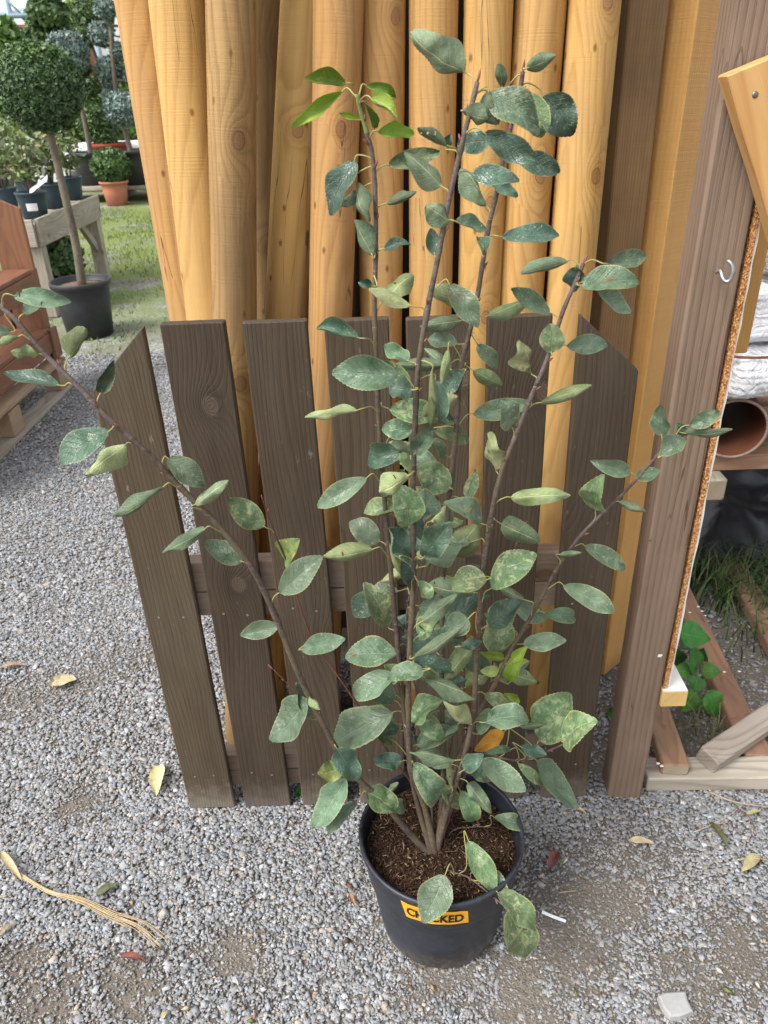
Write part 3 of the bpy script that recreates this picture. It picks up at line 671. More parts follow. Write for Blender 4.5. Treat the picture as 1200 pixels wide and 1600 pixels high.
make_pole(548, 528, 70, 1.69, 'narrow sliver of pole squeezed behind the big knotted pole', M_POLEB)
make_pole(597, 594, 78, 1.64, 'round pole directly behind the bright green shoot tip')
make_pole(679, 671, 78, 1.63, 'round pole behind the large pale topmost leaf')
make_pole(763, 746, 78, 1.62, 'round pole behind the tip of the tallest middle stem')
make_pole(845, 812, 82, 1.63, 'round pole behind the dark leaf cluster at top right')
make_pole(928, 887, 82, 1.61, 'rightmost round pole, with a round knot, beside the dark square post')

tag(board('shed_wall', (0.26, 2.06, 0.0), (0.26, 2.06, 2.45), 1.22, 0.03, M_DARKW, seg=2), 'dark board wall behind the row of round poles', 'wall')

# ================================================================== SQUARE TIMBERS ON THE RIGHT
def stud(name, px0, px5, yb, w, t, mat, face, label, cat='timber', k=0.03, top=2.5, seg=10, z0=0.0, endmat=None):
    a = pole_pt(px0, 0, yb, k); b = pole_pt(px5, 500, yb, k)
    d = (a - b) / (a[2] - b[2])
    o = board(name, b - d * (b[2] - z0), b + d * (top - b[2]), w, t, mat, None, facing=face, ch=0.003, seg=seg, wob=0.0008, endmat=endmat)
    return tag(o, label, cat)
stud('square_post', 999, 950, 1.80, 0.092, 0.075, M_SQPOST, (0.30, -1, 0), 'dull brown square post between round poles and golden beam', 'post')
ang = math.radians(42); fdir = np.array([math.sin(ang), -math.cos(ang), 0.0])
gb0 = gz(957, 1046); gt0 = at(1110, 0, gb0[1] + 0.05)
d = (gt0 - gb0) / gt0[2]; b0 = gb0 - fdir * 0.050
tag(board('golden_beam', b0 + np.array([0, 0, 0.002]), b0 + d * 2.45, 0.095, 0.100, M_BEAM, None, facing=tuple(fdir), ch=0.0025, seg=14, wob=0.0009), 'tall golden yellow sawn plank standing on edge behind fence end', 'timber')
pb = gz(1003, 1250)
pc = np.array([pb[0] - 0.0390, pb[1] + 0.046, 0.0])
post = tag(board('rack_post', pc, pc + np.array([-0.004, 0.004, 2.35]), 0.080, 0.078, M_POST, None, facing=(-0.08, -1, 0), ch=0.004, seg=16, wob=0.0010), 'rough brown square post with metal hook, right of fence', 'post')
# hook screwed into the post
hk = [at(1119, 425, 1.309), at(1126, 424, 1.298), at(1129, 434, 1.290), at(1134, 440, 1.285), at(1141, 437, 1.282), at(1145, 425, 1.281), at(1143, 413, 1.284), at(1137, 407, 1.289)]
tag(tube('screw_hook', smooth_path(hk, 5), 0.0034, M_STEEL, None, 10), 'bent grey steel hook screwed into the brown post', 'hook')
# chipboard panel fixed on the post's right face
px_r = pc[0] + 0.0425
zt, zbm = at(1180, 290, 1.31)[2], at(1032, 1082, 1.31)[2]
def chip_panel():
    root = empty('chipboard_panel', (px_r + 0.006, 1.33, zbm), 'narrow chipboard panel with ragged white face, fixed to brown post', 'panel')
    n = 46; V, Fc, mi = [], [], []
    def strip(x0, x1, y0, y1, jag, mat, name):
        V, Fc = [], []
        for i in range(n + 1):
            z = zbm + (1.95 - zbm) * i / n; j = rnd.uniform(-jag, jag); j2 = rnd.uniform(-jag, jag) * 0.6
            sx = -0.004 * i / n
            V += [(x0 + sx, y0 + j2, z), (x1 + j + sx, y0 + j2 * 0.5, z), (x1 + sx, y1, z), (x0 + sx, y1, z)]
        for i in range(n):
            for k in range(4):
                a, b = i * 4 + k, i * 4 + (k + 1) % 4; Fc.append((a, b, b + 4, a + 4))
        Fc += [(3, 2, 1, 0), tuple(n * 4 + k for k in range(4))]
        c = Vector((x0, y0, zbm))
        return mesh_obj(name, [Vector(v) - c for v in V], Fc, mat, root, Matrix.Translation(c))
    strip(px_r, px_r + 0.0105, pc[1] - 0.036, pc[1] + 0.12, 0.0012, M_CHIP, 'chipboard_core')
    strip(px_r + 0.0110, px_r + 0.0150, pc[1] - 0.033, pc[1] + 0.12, 0.0013, M_WHITE, 'white_face')
    # batten behind, fixed to the white face
    q0, q1 = at(1139, 553, 1.43), at(1183, 330, 1.43)
    bx_ = at(1160, 450, 1.47)[0]
    board('batten', (bx_, 1.47, at(1140, 553, 1.45)[2]), (bx_ - 0.004, 1.47, 1.95), 0.050, 0.040, M_BEAM, root, facing=(0, -1, 0), ch=0.002, seg=8)
chip_panel()
# white topped batten under the panel
wa = Vector((px_r + 0.026, pc[1] - 0.046, zbm - 0.0235))
wb = board('white_batten', wa, wa + Vector((0.0, 0.135, 0.0)), 0.058, 0.045, M_ENDGRAIN, None, facing=(0, 0, 1), ch=0.0015, seg=4)
tag(wb, 'short sawn batten with white painted top beside brown post foot', 'batten')
Vp = [(-0.0275, -0.0233, 0.002), (0.0275, -0.0233, 0.002), (0.0275, -0.0233, 0.131), (-0.0275, -0.0233, 0.131), (-0.0275, -0.0227, 0.002), (0.0275, -0.0227, 0.002), (0.0275, -0.0227, 0.131), (-0.0275, -0.0227, 0.131)]
mesh_obj('paint_coat', Vp, [(0, 1, 2, 3), (7, 6, 5, 4), (0, 4, 5, 1), (1, 5, 6, 2), (2, 6, 7, 3), (3, 7, 4, 0)], M_WHITE, wb, WM[wb.name])
# leaning orange board top right, screwed on the post
ol0 = at(1137, 118, 1.268); ol1 = at(1203, 345, 1.268)
dv = (ol1 - ol0); dv[1] = 0; dv /= np.linalg.norm(dv); nrm = np.array([dv[2], 0, -dv[0]]); nrm = nrm if nrm[0] > 0 else -nrm
wO = 0.088; cO = ol0 + nrm * wO / 2; cO[1] = 1.288
ob = tag(board('orange_board', cO + dv * 0.62, cO, wO, 0.036, M_PLANKO, None, facing=(0, -1, 0), ch=0.002, seg=8, cut1=(0.0, 0.012)), 'slanted orange brown board with a screw at upper right', 'board')
sc = at(1180, 148, 1.2695)
lathe('screw', [(0.0001, 0.0012), (0.0026, 0.0012), (0.0046, 0.0006), (0.0048, -0.002)], M_SCREW, (0, 0, 0), ob, 16)
bpy.data.objects['screw'].matrix_basis = Matrix.Translation(Vector(sc)) @ Matrix.Rotation(math.radians(90), 4, 'X')
# little block between beam and post
bk = at(1036, 662, 1.50)
tag(board('timber_block', (bk[0] - 0.020, 1.47, bk[2]), (bk[0] + 0.075, 1.47, bk[2]), 0.052, 0.05, M_BEAM, None, facing=(0, -1, 0.0), ch=0.002, seg=2), 'small orange wood block wedged between golden beam and brown post', 'block')

# ================================================================== RACK ON THE RIGHT
SY = 1.95
def rack_wall():
    back = empty('rack_back_wall', (1.9, 3.5, 0), 'dark board wall at the back of the timber rack', 'wall')
    for i in range(9): board('wall_board', (0.92 + i * 0.245, 3.50, 0), (0.92 + i * 0.245, 3.50, 2.2), 0.24, 0.02, M_DARKW, back, seg=2)
rack_wall()
def make_shelf():
    z = at(1150, 712, SY)[2]; zb = at(1150, 735, SY)[2]; th = z - zb
    root = empty('slatted_shelf', (1.25, SY, z - 0.2), 'slatted timber shelf carrying the brown pipe and bubble wrap', 'shelf')
    for i in range(5):
        y = SY + 0.045 + i * 0.135
        board('slat', (0.89, y, z - th / 2), (1.75, y, z - th / 2), 0.088, th, M_GRNDW, root, facing=(0, 0, 1), ch=0.002, seg=6)
    for x in (0.93, 1.45):
        board('bearer', (x, SY - 0.05, z - th - 0.036), (x, SY + 0.68, z - th - 0.036), 0.066, 0.070, M_GREYW, root, facing=(0, 0, 1), ch=0.006, seg=4, endmat=M_ENDGREY)
    for x, y in ((0.96, SY + 0.55), (1.66, SY + 0.02), (1.66, SY + 0.60)):
        board('leg', (x, y, 0.0), (x, y, z - th - 0.072), 0.07, 0.07, M_GREYW, root, seg=3)
    return z
SHZ = make_shelf()
def make_pipe():
    c = at(1146, 677, SY - 0.02); r = 0.088
    ax = Vector((0.18, 1.0, 0.02)).normalized()
    M = Matrix.Identity(4); z = ax; x = z.orthogonal().normalized(); y = z.cross(x)
    M = Matrix((x, y, z)).transposed().to_4x4(); M.translation = Vector((c[0], c[1], SHZ + r + 0.002))
    root = tag(lathe('clay_pipe', [(r, 0.0), (r, 0.62), (r - .007, 0.62), (r - .007, 0.0)], M_TERRAPIPE, (0, 0, 0), None, 56, closed=False), 'round brown pipe lying open end forward on slatted shelf', 'pipe')
    root.matrix_basis = M; WM[root.name] = M
    rim = lathe('pipe_rim', [(r - .0072, 0.001), (r - .007, -0.0025), (r, -0.0025), (r + 0.0003, 0.001)], M_PIPERIM, (0, 0, 0), root, 56, closed=False)
    rim.matrix_basis = M
make_pipe()
def crumple(name, c, size, label, seed, rot=0.0, mat=None, tape=False):
    """wrapped package: rounded box with folds"""
    nx, ny = 40, 26; V, Fc = [], []
    for j in range(ny + 1):
        v = -math.pi / 2 + math.pi * j / ny
        for i in range(nx):
            u = 2 * math.pi * i / nx
            p = 0.35
            f = lambda a, e: math.copysign(abs(a) ** e, a)
            x, y, z = f(math.cos(v), p) * f(math.cos(u), p), f(math.cos(v), p) * f(math.sin(u), p), f(math.sin(v), p)
            q = Vector((x * size[0], y * size[1], z * size[2]))
            d = mnoise.noise(q * 9 + Vector((seed, 0, 0))) * 0.022 + abs(mnoise.noise(q * 26 + Vector((0, seed, 0)))) * 0.014
            V.append(q * (1 + d / max(size)) + Vector((0, 0, 0)) + q.normalized() * d * 0.7)
    for j in range(ny):
        for i in range(nx):
            a, b = j * nx + i, j * nx + (i + 1) % nx; Fc.append((a, b, b + nx, a + nx))
    M = Matrix.Translation(Vector(c)) @ Matrix.Rotation(rot, 4, 'Z')
    o = mesh_obj(name, V, Fc, mat or M_BUBBLE, None, M, smooth=True)
    tag(o, label, 'package', 'bubble wrapped packages on the shelf')
    if tape:
        Vt, Ft = [], []
        for i in range(nx):
            u = 2 * math.pi * i / nx; f = lambda a, e: math.copysign(abs(a) ** e, a)
            for zz in (size[2] * 0.90, size[2] * 1.02):
                Vt.append((f(math.cos(u), .35) * size[0] * 1.035, f(math.sin(u), .35) * size[1] * 1.05, zz))
        for i in range(nx):
            a, b = 2 * i, 2 * ((i + 1) % nx); Ft.append((a, b, b + 1, a + 1))
        mesh_obj('tape_band', Vt, Ft, M_TAPE, o, M, smooth=True)
    return o
w1 = at(1165, 586, SY - 0.03)
crumple('wrapped_package', (w1[0] + 0.115, w1[1] + 0.13, SHZ + 0.245), (0.185, 0.15, 0.062), 'lower bubble wrapped package resting on the brown pipe', 2.0, 0.06, tape=True)
crumple('wrapped_package', (w1[0] + 0.15, w1[1] + 0.20, SHZ + 0.385), (0.175, 0.15, 0.075), 'upper bubble wrapped package with round bubbles under the top shelf', 5.0, -0.05)
tb = at(1190, 410, SY + 0.05)
tag(board('upper_shelf_board', (0.99, SY + 0.12, tb[2] - 0.008), (1.7, SY + 0.12, tb[2] - 0.008), 0.16, 0.022, M_GREYW, None, facing=(0, 0, 1), seg=3), 'weathered shelf board just above the upper bubble wrapped package', 'shelf')
# black plastic sheet on the ground under the shelf
def black_sheet():
    n = 34; V, Fc = [], []
    for j in range(n):
        for i in range(n):
            x, y = 1.02 + 0.75 * i / (n - 1), 2.22 + 0.75 * j / (n - 1)
            e = min(1, 4 * min(i, n - 1 - i, j, n - 1 - j) / n)
            q = Vector((x * 4, y * 4, 0.5))
            z = 0.012 + e * (0.10 + 0.12 * (j / n) + 0.07 * mnoise.noise(q) + 0.05 * abs(mnoise.noise(q * 2.7)))
            V.append((x + 0.02 * mnoise.noise(q * 2), y, z))
    for j in range(n - 1):
        for i in range(n - 1): a = j * n + i; Fc.append((a, a + 1, a + n + 1, a + n))
    c = Vector((1.4, 2.6, 0)); o = mesh_obj('black_plastic_sheet', [Vector(v) - c for v in V], Fc, M_BLACKFILM, None, Matrix.Translation(c), smooth=True)
    md = o.modifiers.new('thick', 'SOLIDIFY'); md.thickness = 0.001
    tag(o, 'crumpled black plastic sheet on the ground under the shelf', 'plastic sheet')
black_sheet()

# boards lying on the ground at right
def ground_board(name, pa, pb, z, w, t, mat, label, cat='board', **kw):
    a, b = gz(*pa, z + t), gz(*pb, z + t)
    a[2] = b[2] = z + t / 2
    return tag(board(name, a, b, w, t, mat, None, facing=(0, 0, 1), **kw), label, cat, 'boards lying on the ground')
fy = gz(1018, 1215, 0.045)[1]
fb0 = gz(1018, 1228, 0.02); 
tag(board('grey_board', (fb0[0] - 0.012, 1.372, 0.024), (fb0[0] + 0.75, 1.352, 0.024), 0.072, 0.044, M_GREYW, None, facing=(0, 0, 1), ch=0.003, seg=10), 'weathered grey board lying across the front of the timber pile', 'board', 'boards lying on the ground')
ground_board('split_board', (1057, 1196), (1008, 1050), 0.046, 0.068, 0.034, M_GRNDW, 'short brown split board with white droppings beside brown post foot', ch=0.004, seg=6, endmat=M_ENDGREY)
ground_board('long_board', (1188, 1180), (1045, 880), 0.010, 0.070, 0.040, M_GRNDW, 'long brown board slanting past the nettle, white spots on top', seg=12, ch=0.004)
ground_board('far_board', (1262, 1080), (1085, 770), 0.012, 0.075, 0.042, M_GRNDW, 'brown board furthest to the right lying in the grass', seg=12, ch=0.004)
ga, gbb = gz(1098, 1206, 0.046), gz(1225, 1118, 0.085)
tag(board('diagonal_board', (ga[0] + 0.01, ga[1] + 0.012, 0.072), (ga[0] + 0.30, ga[1] + 0.19, 0.082), 0.058, 0.050, M_GREYW, None, facing=(0.1, -0.2, 1), ch=0.004, seg=6), 'weathered grey board laid diagonally on top of front board', 'board', 'boards lying on the ground')

def splat(parent, px, py, z, r=0.005, face=None):
    """small white dropping lying on a board"""
    p = gz(px, py, z) if face is None else at(px, py, face)
    rg = random.Random(px * 7 + py)
    V = [(r * rg.uniform(.7, 1.2) * math.cos(k * math.pi / 5), r * rg.uniform(.5, .9) * math.sin(k * math.pi / 5), 0) for k in range(10)] + [(0, 0, 0.0012)]
    M = Matrix.Translation(Vector(p) + Vector((0, 0, 0.0004) if face is None else (0, -0.001, 0)))
    if face is not None: M = M @ Matrix.Rotation(math.radians(90), 4, 'X')
    mesh_obj('white_dropping', V, [(k, (k + 1) % 10, 10) for k in range(10)], M_WHITE, parent, M, smooth=True)
_o = bpy.data.objects
for px, py in ((1028, 1193), (1034, 1197)): splat(_o['split_board'], px, py, 0.0802)
for px, py in ((1078, 957), (1091, 948), (1097, 955), (1102, 962), (1132, 1050), (1155, 1049)): splat(_o['long_board'], px, py, 0.0502)
splat(_o['rack_post'], 1031, 1024, 0, 0.006, pc[1] - 0.0405)

# weeds, grass tufts on the right
def blade_patch(name, pts, n, h, spread, cols, label, wid=0.0025, kind='stuff', droop=0.8):
    P = []
    for (x, y, z) in pts: P.append(np.stack([rng.normal(x, spread, n), rng.normal(y, spread, n), np.full(n, z)], 1))
    P = np.concatenate(P); k = len(P); hh = rng.uniform(0.35, 1.0, k) * h
    a = rng.uniform(0, 2 * np.pi, k); out = np.stack([np.cos(a), np.sin(a)], 1); side = np.stack([-np.sin(a), np.cos(a)], 1) * wid
    lean = rng.uniform(0.2, 1.1, k)[:, None] * hh[:, None] * droop
    rings = []
    for t, wv in ((0, 1.0), (0.4, 0.9), (0.75, 0.6)):
        c = P[:, :2] + out * lean * t ** 1.7; z = P[:, 2] + hh * (t - 0.35 * t * t * droop)
        rings += [np.hstack([c - side * wv, z[:, None]]), np.hstack([c + side * wv, z[:, None]])]
    tip = np.hstack([P[:, :2] + out * lean, (P[:, 2] + hh * (1 - 0.42 * droop))[:, None]])
    V = np.stack(rings + [tip, tip + 1e-4], 1).reshape(-1, 3)
    fq = np.array([(0, 1, 3, 2), (2, 3, 5, 4), (4, 5, 7, 6)])
    Fq = (np.arange(k)[:, None, None] * 8 + fq[None]).reshape(-1, 4)
    cc = np.array(cols)[rng.integers(0, len(cols), k)] * rng.uniform(0.7, 1.2, (k, 1))
    o = np_mesh(name, V, Fq, M_GRASS, col=np.repeat(cc, 8, 0))
    return tag(o, label, kind=kind)
GG = [(0.030, 0.075, 0.014), (0.05, 0.11, 0.022), (0.11, 0.13, 0.045)]
gpts = [tuple(gz(px, py)) for px, py in ((1130, 860), (1160, 880), (1185, 850), (1150, 910), (1195, 905), (1120, 890), (1175, 940), (1085, 905), (1210, 860), (1230, 920), (1250, 990), (1190, 880), (1140, 885), (1090, 870), (1215, 960), (1165, 860), (1120, 830), (1150, 835), (1185, 825), (1205, 840), (1100, 850), (1135, 930), (1205, 1010), (1110, 940))]
blade_patch('weedy_grass', gpts, 80, 0.20, 0.06, GG, 'weedy green grass growing among the boards under the shelf')
spts = [tuple(gz(px, py)) for px, py in ((1085, 1165), (1110, 1150), (1075, 1130), (1130, 1160), (1095, 1115), (1150, 1150))]
blade_patch('dry_grass', spts, 26, 0.10, 0.03, [(0.28, 0.23, 0.13), (0.20, 0.18, 0.08), (0.12, 0.13, 0.05)], 'dry straw coloured grass between the boards', 0.0013)

# ================================================================== LEAF GEOMETRY (used by shrub, nettle and fallen leaves)
def leaf_geo(base, tip, width, normal, rg, bend=0.10, fold=0.18, wave=0.05, twist=0.0, curl_edge=0.0, nu=34, nv=6, shape=0.9, tooth=0.019, th=0.0006, holes=0.0, pw=0.68, uneven=0.0):
    """returns V, F, material index (0 top, 1 underside), uv"""
    base, tip, N = Vector(base), Vector(tip), Vector(normal)
    ax = tip - base; L = ax.length; ax.normalize()
    N = (N - ax * N.dot(ax)).normalized(); S = ax.cross(N)
    ph1, ph2, ph3 = rg.uniform(0, 6.28), rg.uniform(0, 6.28), rg.uniform(0, 6.28)
    fr = rg.uniform(5, 9)
    top, uvs, nr = [], [], []
    asym = rg.uniform(0.92, 1.08)
    for i in range(nu + 1):
        u = i / nu
        hw = width * 0.5 * (math.sin(math.pi * min(1, u ** shape * 0.985 + 0.012)) ** pw) * (1.06 - 0.20 * u * u)
        if i in (0, nu): hw = width * 0.012
        tw = twist * (u - 0.5); c, s = math.cos(tw), math.sin(tw)
        for j in range(nv + 1):
            v = -1 + 2 * j / nv
            a = abs(v)
            e = hw * v * (asym if v > 0 else 2 - asym)
            along = u
            if j in (0, nv) and 0 < i < nu:
                e *= 1 + tooth * (1 if i % 2 else -1)
                along += (0.010 if i % 2 else -0.004)
            h = bend * L * 4 * u * (1 - u) * (0.6 + 0.8 * u) + (fold + uneven * (1 if v > 0 else -1)) * a * hw
            h += wave * hw * a * math.sin(u * fr + (ph1 if v > 0 else ph2)) * 1.6
            h += 0.055 * width * mnoise.noise(Vector((u * 6 + ph3, v * 2.6, ph1)))
            ea = curl_edge * a * a
            eo = e * (1 - 0.35 * min(1.0, abs(ea)) * a)
            h += ea * hw * 0.9
            p = base + ax * (along * L) + S * (eo * c - h * s) + N * (h * c + eo * s)
            top.append(p); uvs.append((u, (v + 1) / 2))
    n = len(top); w = nv + 1
    V = [p + N * (th / 2) for p in top] + [p - N * (th / 2) for p in top]
    Fc, mi = [], []
    for i in range(nu):
        for j in range(nv):
            a = i * w + j; q = (a, a + w, a + w + 1, a + 1)
            if holes > 0 and 2 < i < nu - 2 and mnoise.noise(Vector((i * 0.33 + ph1 * 7, j * 0.55, ph2 * 5))) > 1 - holes: continue
            Fc.append(q[::-1]); mi.append(0)
            Fc.append(tuple(x + n for x in q)); mi.append(1)
    return V, Fc, mi, uvs + uvs

# ================================================================== THE POTTED SHRUB
POTC = Vector((0.094, 1.032, 0.0)); RT, RB, PH = 0.1625, 0.124, 0.268
SOILZ = 0.226
shrub = empty('potted_shrub', POTC, 'tall multi stemmed shrub with blue green leaves in black pot', 'shrub')
def make_pot():
    prof = [(RB * 0.9, 0.0), (RB - 0.004, 0.001), (RB, 0.006)]
    def rr(z): return RB + (RT - 0.006 - RB) * (z / PH) ** 0.9
    for z in np.linspace(0.012, 0.165, 8): prof.append((rr(z), z))
    prof += [(rr(0.170) + 0.0012, 0.170), (rr(0.174) + 0.0045, 0.174), (rr(0.19) + 0.0048, 0.19), (rr(0.25) + 0.0048, 0.250), (RT, 0.2525), (RT + 0.0025, 0.256), (RT + 0.0028, 0.262), (RT + 0.001, 0.2665), (RT - 0.002, 0.268),
             (RT - 0.0055, 0.2665), (RT - 0.0065, 0.262), (RT - 0.010, 0.235), (RT - 0.018, 0.19), (RT - 0.05, 0.188)]
    lathe('pot', prof, M_POT, POTC, shrub, 96, closed=True)
    # compost surface
    V, Fc = [], []; nr, ns = 16, 60
    V.append((0, 0, SOILZ + 0.012))
    for i in range(1, nr + 1):
        r = (RT - 0.0125) * i / nr
        for k in range(ns):
            a = 2 * math.pi * k / ns; x, y = r * math.cos(a), r * math.sin(a)
            V.append((x, y, SOILZ + 0.012 * (1 - (i / nr)) + 0.006 * mnoise.noise(Vector((x * 30, y * 30, 0))) + 0.003 * mnoise.noise(Vector((x * 110, y * 110, 4)))))
    for k in range(ns): Fc.append((0, 1 + k, 1 + (k + 1) % ns))
    for i in range(nr - 1):
        for k in range(ns):
            a, b = 1 + i * ns + k, 1 + i * ns + (k + 1) % ns; Fc.append((a, a + ns, b + ns, b))
    soil = mesh_obj('compost', V, Fc, M_SOIL, shrub, Matrix.Translation(POTC), smooth=True)
    # bark fibres
    n = 4200
    r = (RT - 0.017) * np.sqrt(rng.uniform(0, 1, n)); a = rng.uniform(0, 2 * np.pi, n)
    c = np.stack([r * np.cos(a), r * np.sin(a), SOILZ + 0.012 * (1 - r / RT) + rng.uniform(-0.002, 0.008, n)], 1)
    L = rng.lognormal(np.log(0.0075), 0.55, n); W = rng.uniform(0.0009, 0.0030, n)
    yaw = rng.uniform(0, 2 * np.pi, n); el = rng.normal(0, 0.32, n)
    d = np.stack([np.cos(yaw) * np.cos(el), np.sin(yaw) * np.cos(el), np.sin(el)], 1); s = np.stack([-np.sin(yaw), np.cos(yaw), rng.normal(0, .3, n)], 1)
    up = np.cross(d, s)
    q = [c - d * L[:, None] / 2 - s * W[:, None] / 2, c + d * L[:, None] / 2 - s * W[:, None] * 0.3, c + d * L[:, None] / 2 + s * W[:, None] * .3, c - d * L[:, None] / 2 + s * W[:, None] / 2, c + up * W[:, None] * 0.5]
    V = np.stack(q, 1).reshape(-1, 3)
    fq = np.array([(0, 1, 4), (1, 2, 4), (2, 3, 4), (3, 0, 4), (2, 1, 0), (0, 3, 2)])
    Fq = (np.arange(n)[:, None, None] * 5 + fq[None]).reshape(-1, 3)
    pal = np.array([(0.055, 0.030, 0.018), (0.095, 0.052, 0.030), (0.15, 0.088, 0.050), (0.032, 0.019, 0.012), (0.36, 0.25, 0.14)])
    cc = pal[rng.choice(5, n, p=[.28, .28, .20, .16, .08])] * rng.uniform(0.7, 1.25, (n, 1))
    m = np_mesh('bark_mulch', V, Fq, M_MULCH, shrub, Matrix.Translation(POTC), col=np.repeat(cc, 5, 0)); m['kind'] = 'stuff'
    # sticker, wrapped round the pot wall below the rim
    def cone(ang, z, off): 
        R_ = rr(z) + 0.0048 + off
        return Vector((R_ * math.cos(ang), R_ * math.sin(ang), z))
    a0 = -math.pi / 2
    aL, aR = a0 - 0.57, a0 + 0.24
    zTL, zTR, zBL, zBR = 0.2465, 0.2420, 0.1975, 0.1985
    V, Fc = [], []; nx, nz = 28, 4
    for i in range(nx + 1):
        t = i / nx
        for j in range(nz + 1):
            s_ = j / nz; ang = aL + (aR - aL) * t + (0.055 * (1 - s_) if i < nx * .15 else 0.0) * (1 - t / .15) + (0.02 * (1 - s_) * (t > .9))
            zt_ = zTL + (zTR - zTL) * t - (max(0, t - .9) * 0.06 * s_); zb_ = zBL + (zBR - zBL) * t - max(0, t - .9) * 0.02
            z = zb_ + (zt_ - zb_) * s_
            lift = 0.0009 + 0.0022 * max(0, t - 0.88) * 6 * (1 - s_) + 0.0004 * math.sin(t * 17)
            V.append(cone(ang, z, lift))
    for i in range(nx):
        for j in range(nz): a = i * (nz + 1) + j; Fc.append((a, a + nz + 1, a + nz + 2, a + 1))
    st = mesh_obj('sticker', V, Fc, M_STICK, shrub, Matrix.Translation(POTC), smooth=True)
    st['label'] = 'orange yellow sticker printed CHECKED'
    cu = bpy.data.curves.new('lettering', 'FONT'); cu.body = 'CHECKED'; cu.size = 1.0; cu.offset = 0.03
    to = bpy.data.objects.new('lettering_curve', cu); COL.objects.link(to)
    bpy.context.view_layer.update()
    dg = bpy.context.evaluated_depsgraph_get()
    me = bpy.data.meshes.new_from_object(to.evaluated_get(dg)); bpy.data.objects.remove(to); bpy.data.curves.remove(cu)
    xs = [v.co.x for v in me.vertices]; ys = [v.co.y for v in me.vertices]; x0, x1, y0, y1 = min(xs), max(xs), min(ys), max(ys)
    for v in me.vertices:
        t = (v.co.x - x0) / (x1 - x0); s_ = (v.co.y - y0) / (y1 - y0)
        ang = aL + 0.075 + (aR - aL - 0.125) * t; z = 0.2085 + 0.0265 * s_ - 0.0025 * t
        v.co = cone(ang, z, 0.0022)
    me.materials.clear(); me.materials.append(M_INK); me.update()
    link(bpy.data.objects.new('lettering', me), st, Matrix.Translation(POTC))
make_pot()

# stems: pixel path in the photograph's view + depth (metres in front of the camera along the ground)
ROOT = gz(680, 1338, SOILZ + 0.004)
def stem_pts(pix, ys):
    out = []
    n = len(pix)
    for i, (x, y) in enumerate(pix):
        t = i / (n - 1) * (len(ys) - 1); k = min(int(t), len(ys) - 2); f = t - k
        out.append(at(x, y, ys[k] * (1 - f) + ys[k + 1] * f))
    return out
STEMS = {
 'L': ([(672, 1338), (640, 1302), (600, 1255), (555, 1212), (520, 1160), (470, 1060), (430, 962), (392, 885), (335, 815), (285, 765), (235, 712), (177, 661), (143, 625), (110, 592), (70, 553), (25, 500), (5, 482), (-22, 452)], [1.02, 1.00, 0.97, 0.97, 0.98, 1.0], 0.0088, 0.0038, 'long low stem reaching out to the left'),
 'A': ([(668, 1310), (648, 1240), (636, 1160), (626, 1060), (613, 920), (605, 830), (594, 690), (588, 560), (585, 470), (587, 400), (587, 330), (583, 250), (573, 207), (563, 173), (558, 147)], [1.04, 1.05, 1.06, 1.07, 1.06], 0.0072, 0.0032, 'stem with bright green young tip'),
 'B': ([(680, 1320), (665, 1268), (642, 1190), (638, 1100), (640, 1030), (646, 900), (645, 780), (648, 680), (653, 580), (667, 490), (685, 400), (700, 320), (720, 233), (735, 173), (746, 128)], [1.03, 1.01, 0.99, 0.99, 1.00], 0.0082, 0.0036, None),
 'C': ([(688, 1318), (692, 1230), (690, 1080), (692, 930), (700, 800), (711, 690), (720, 580), (733, 523), (745, 470), (762, 362), (775, 308), (790, 233), (812, 142), (817, 112)], [1.05, 1.09, 1.12, 1.12, 1.11], 0.0075, 0.0036, None),
 'D': ([(684, 1320), (700, 1260), (722, 1195), (738, 1120), (746, 1010), (752, 920), (765, 820), (783, 738), (802, 690), (830, 620), (858, 553), (880, 486), (900, 440), (912, 412)], [1.03, 1.02, 1.02, 1.03, 1.05], 0.0080, 0.0034, None),
 'E': ([(690, 1318), (712, 1200), (740, 1130), (770, 1075), (802, 1010), (835, 955), (868, 893), (897, 850), (925, 818), (965, 780), (1000, 743), (1030, 708)], [1.05, 1.08, 1.10, 1.10, 1.08], 0.0070, 0.0028, 'stem leaning out to the right'),
 'F': ([(692, 1318), (715, 1240), (745, 1180), (785, 1185), (815, 1188), (850, 1176), (882, 1162)], [1.06, 1.10, 1.08, 1.03], 0.0040, 0.0022, None),
 'T': ([(668, 1316), (652, 1240), (610, 1180), (563, 1108), (520, 1045), (490, 1003), (468, 945), (448, 880), (432, 840), (417, 800), (411, 782)], [1.04, 1.08, 1.12, 1.12, 1.10], 0.0030, 0.0014, None),
 'U': ([(560, 1216), (530, 1170), (500, 1122), (462, 1080), (427, 1046)], [1.00, 1.03, 1.03], 0.0020, 0.0010, None),
 'G': ([(674, 1340), (690, 1352), (705, 1362), (730, 1370), (752, 1386), (775, 1405), (790, 1418)], [1.02, 0.96, 0.91, 0.87], 0.0030, 0.0016, 'thin low twig hanging over the rim'),
 'S': ([(688, 1320), (705, 1300), (730, 1293), (762, 1292), (792, 1297)], [1.04, 1.05, 1.06], 0.0024, 0.0012, None),
 'M': ([(692, 1300), (735, 1180), (760, 1090), (772, 1020), (785, 930), (800, 870), (819, 824)], [1.06, 1.12, 1.14, 1.14], 0.0028, 0.0010, None),
 'W': ([(688, 1316), (700, 1200), (712, 1120), (722, 1060), (735, 1010), (758, 985)], [1.06, 1.14, 1.16], 0.0026, 0.0012, None),
 'X': ([(684, 1312), (668, 1180), (650, 1080), (634, 1000), (640, 930), (662, 850), (664, 820)], [1.06, 1.13, 1.16, 1.15], 0.0032, 0.0013, None),
}
STEMOBJ, STEMPATH, STEMRAD = {}, {}, {}
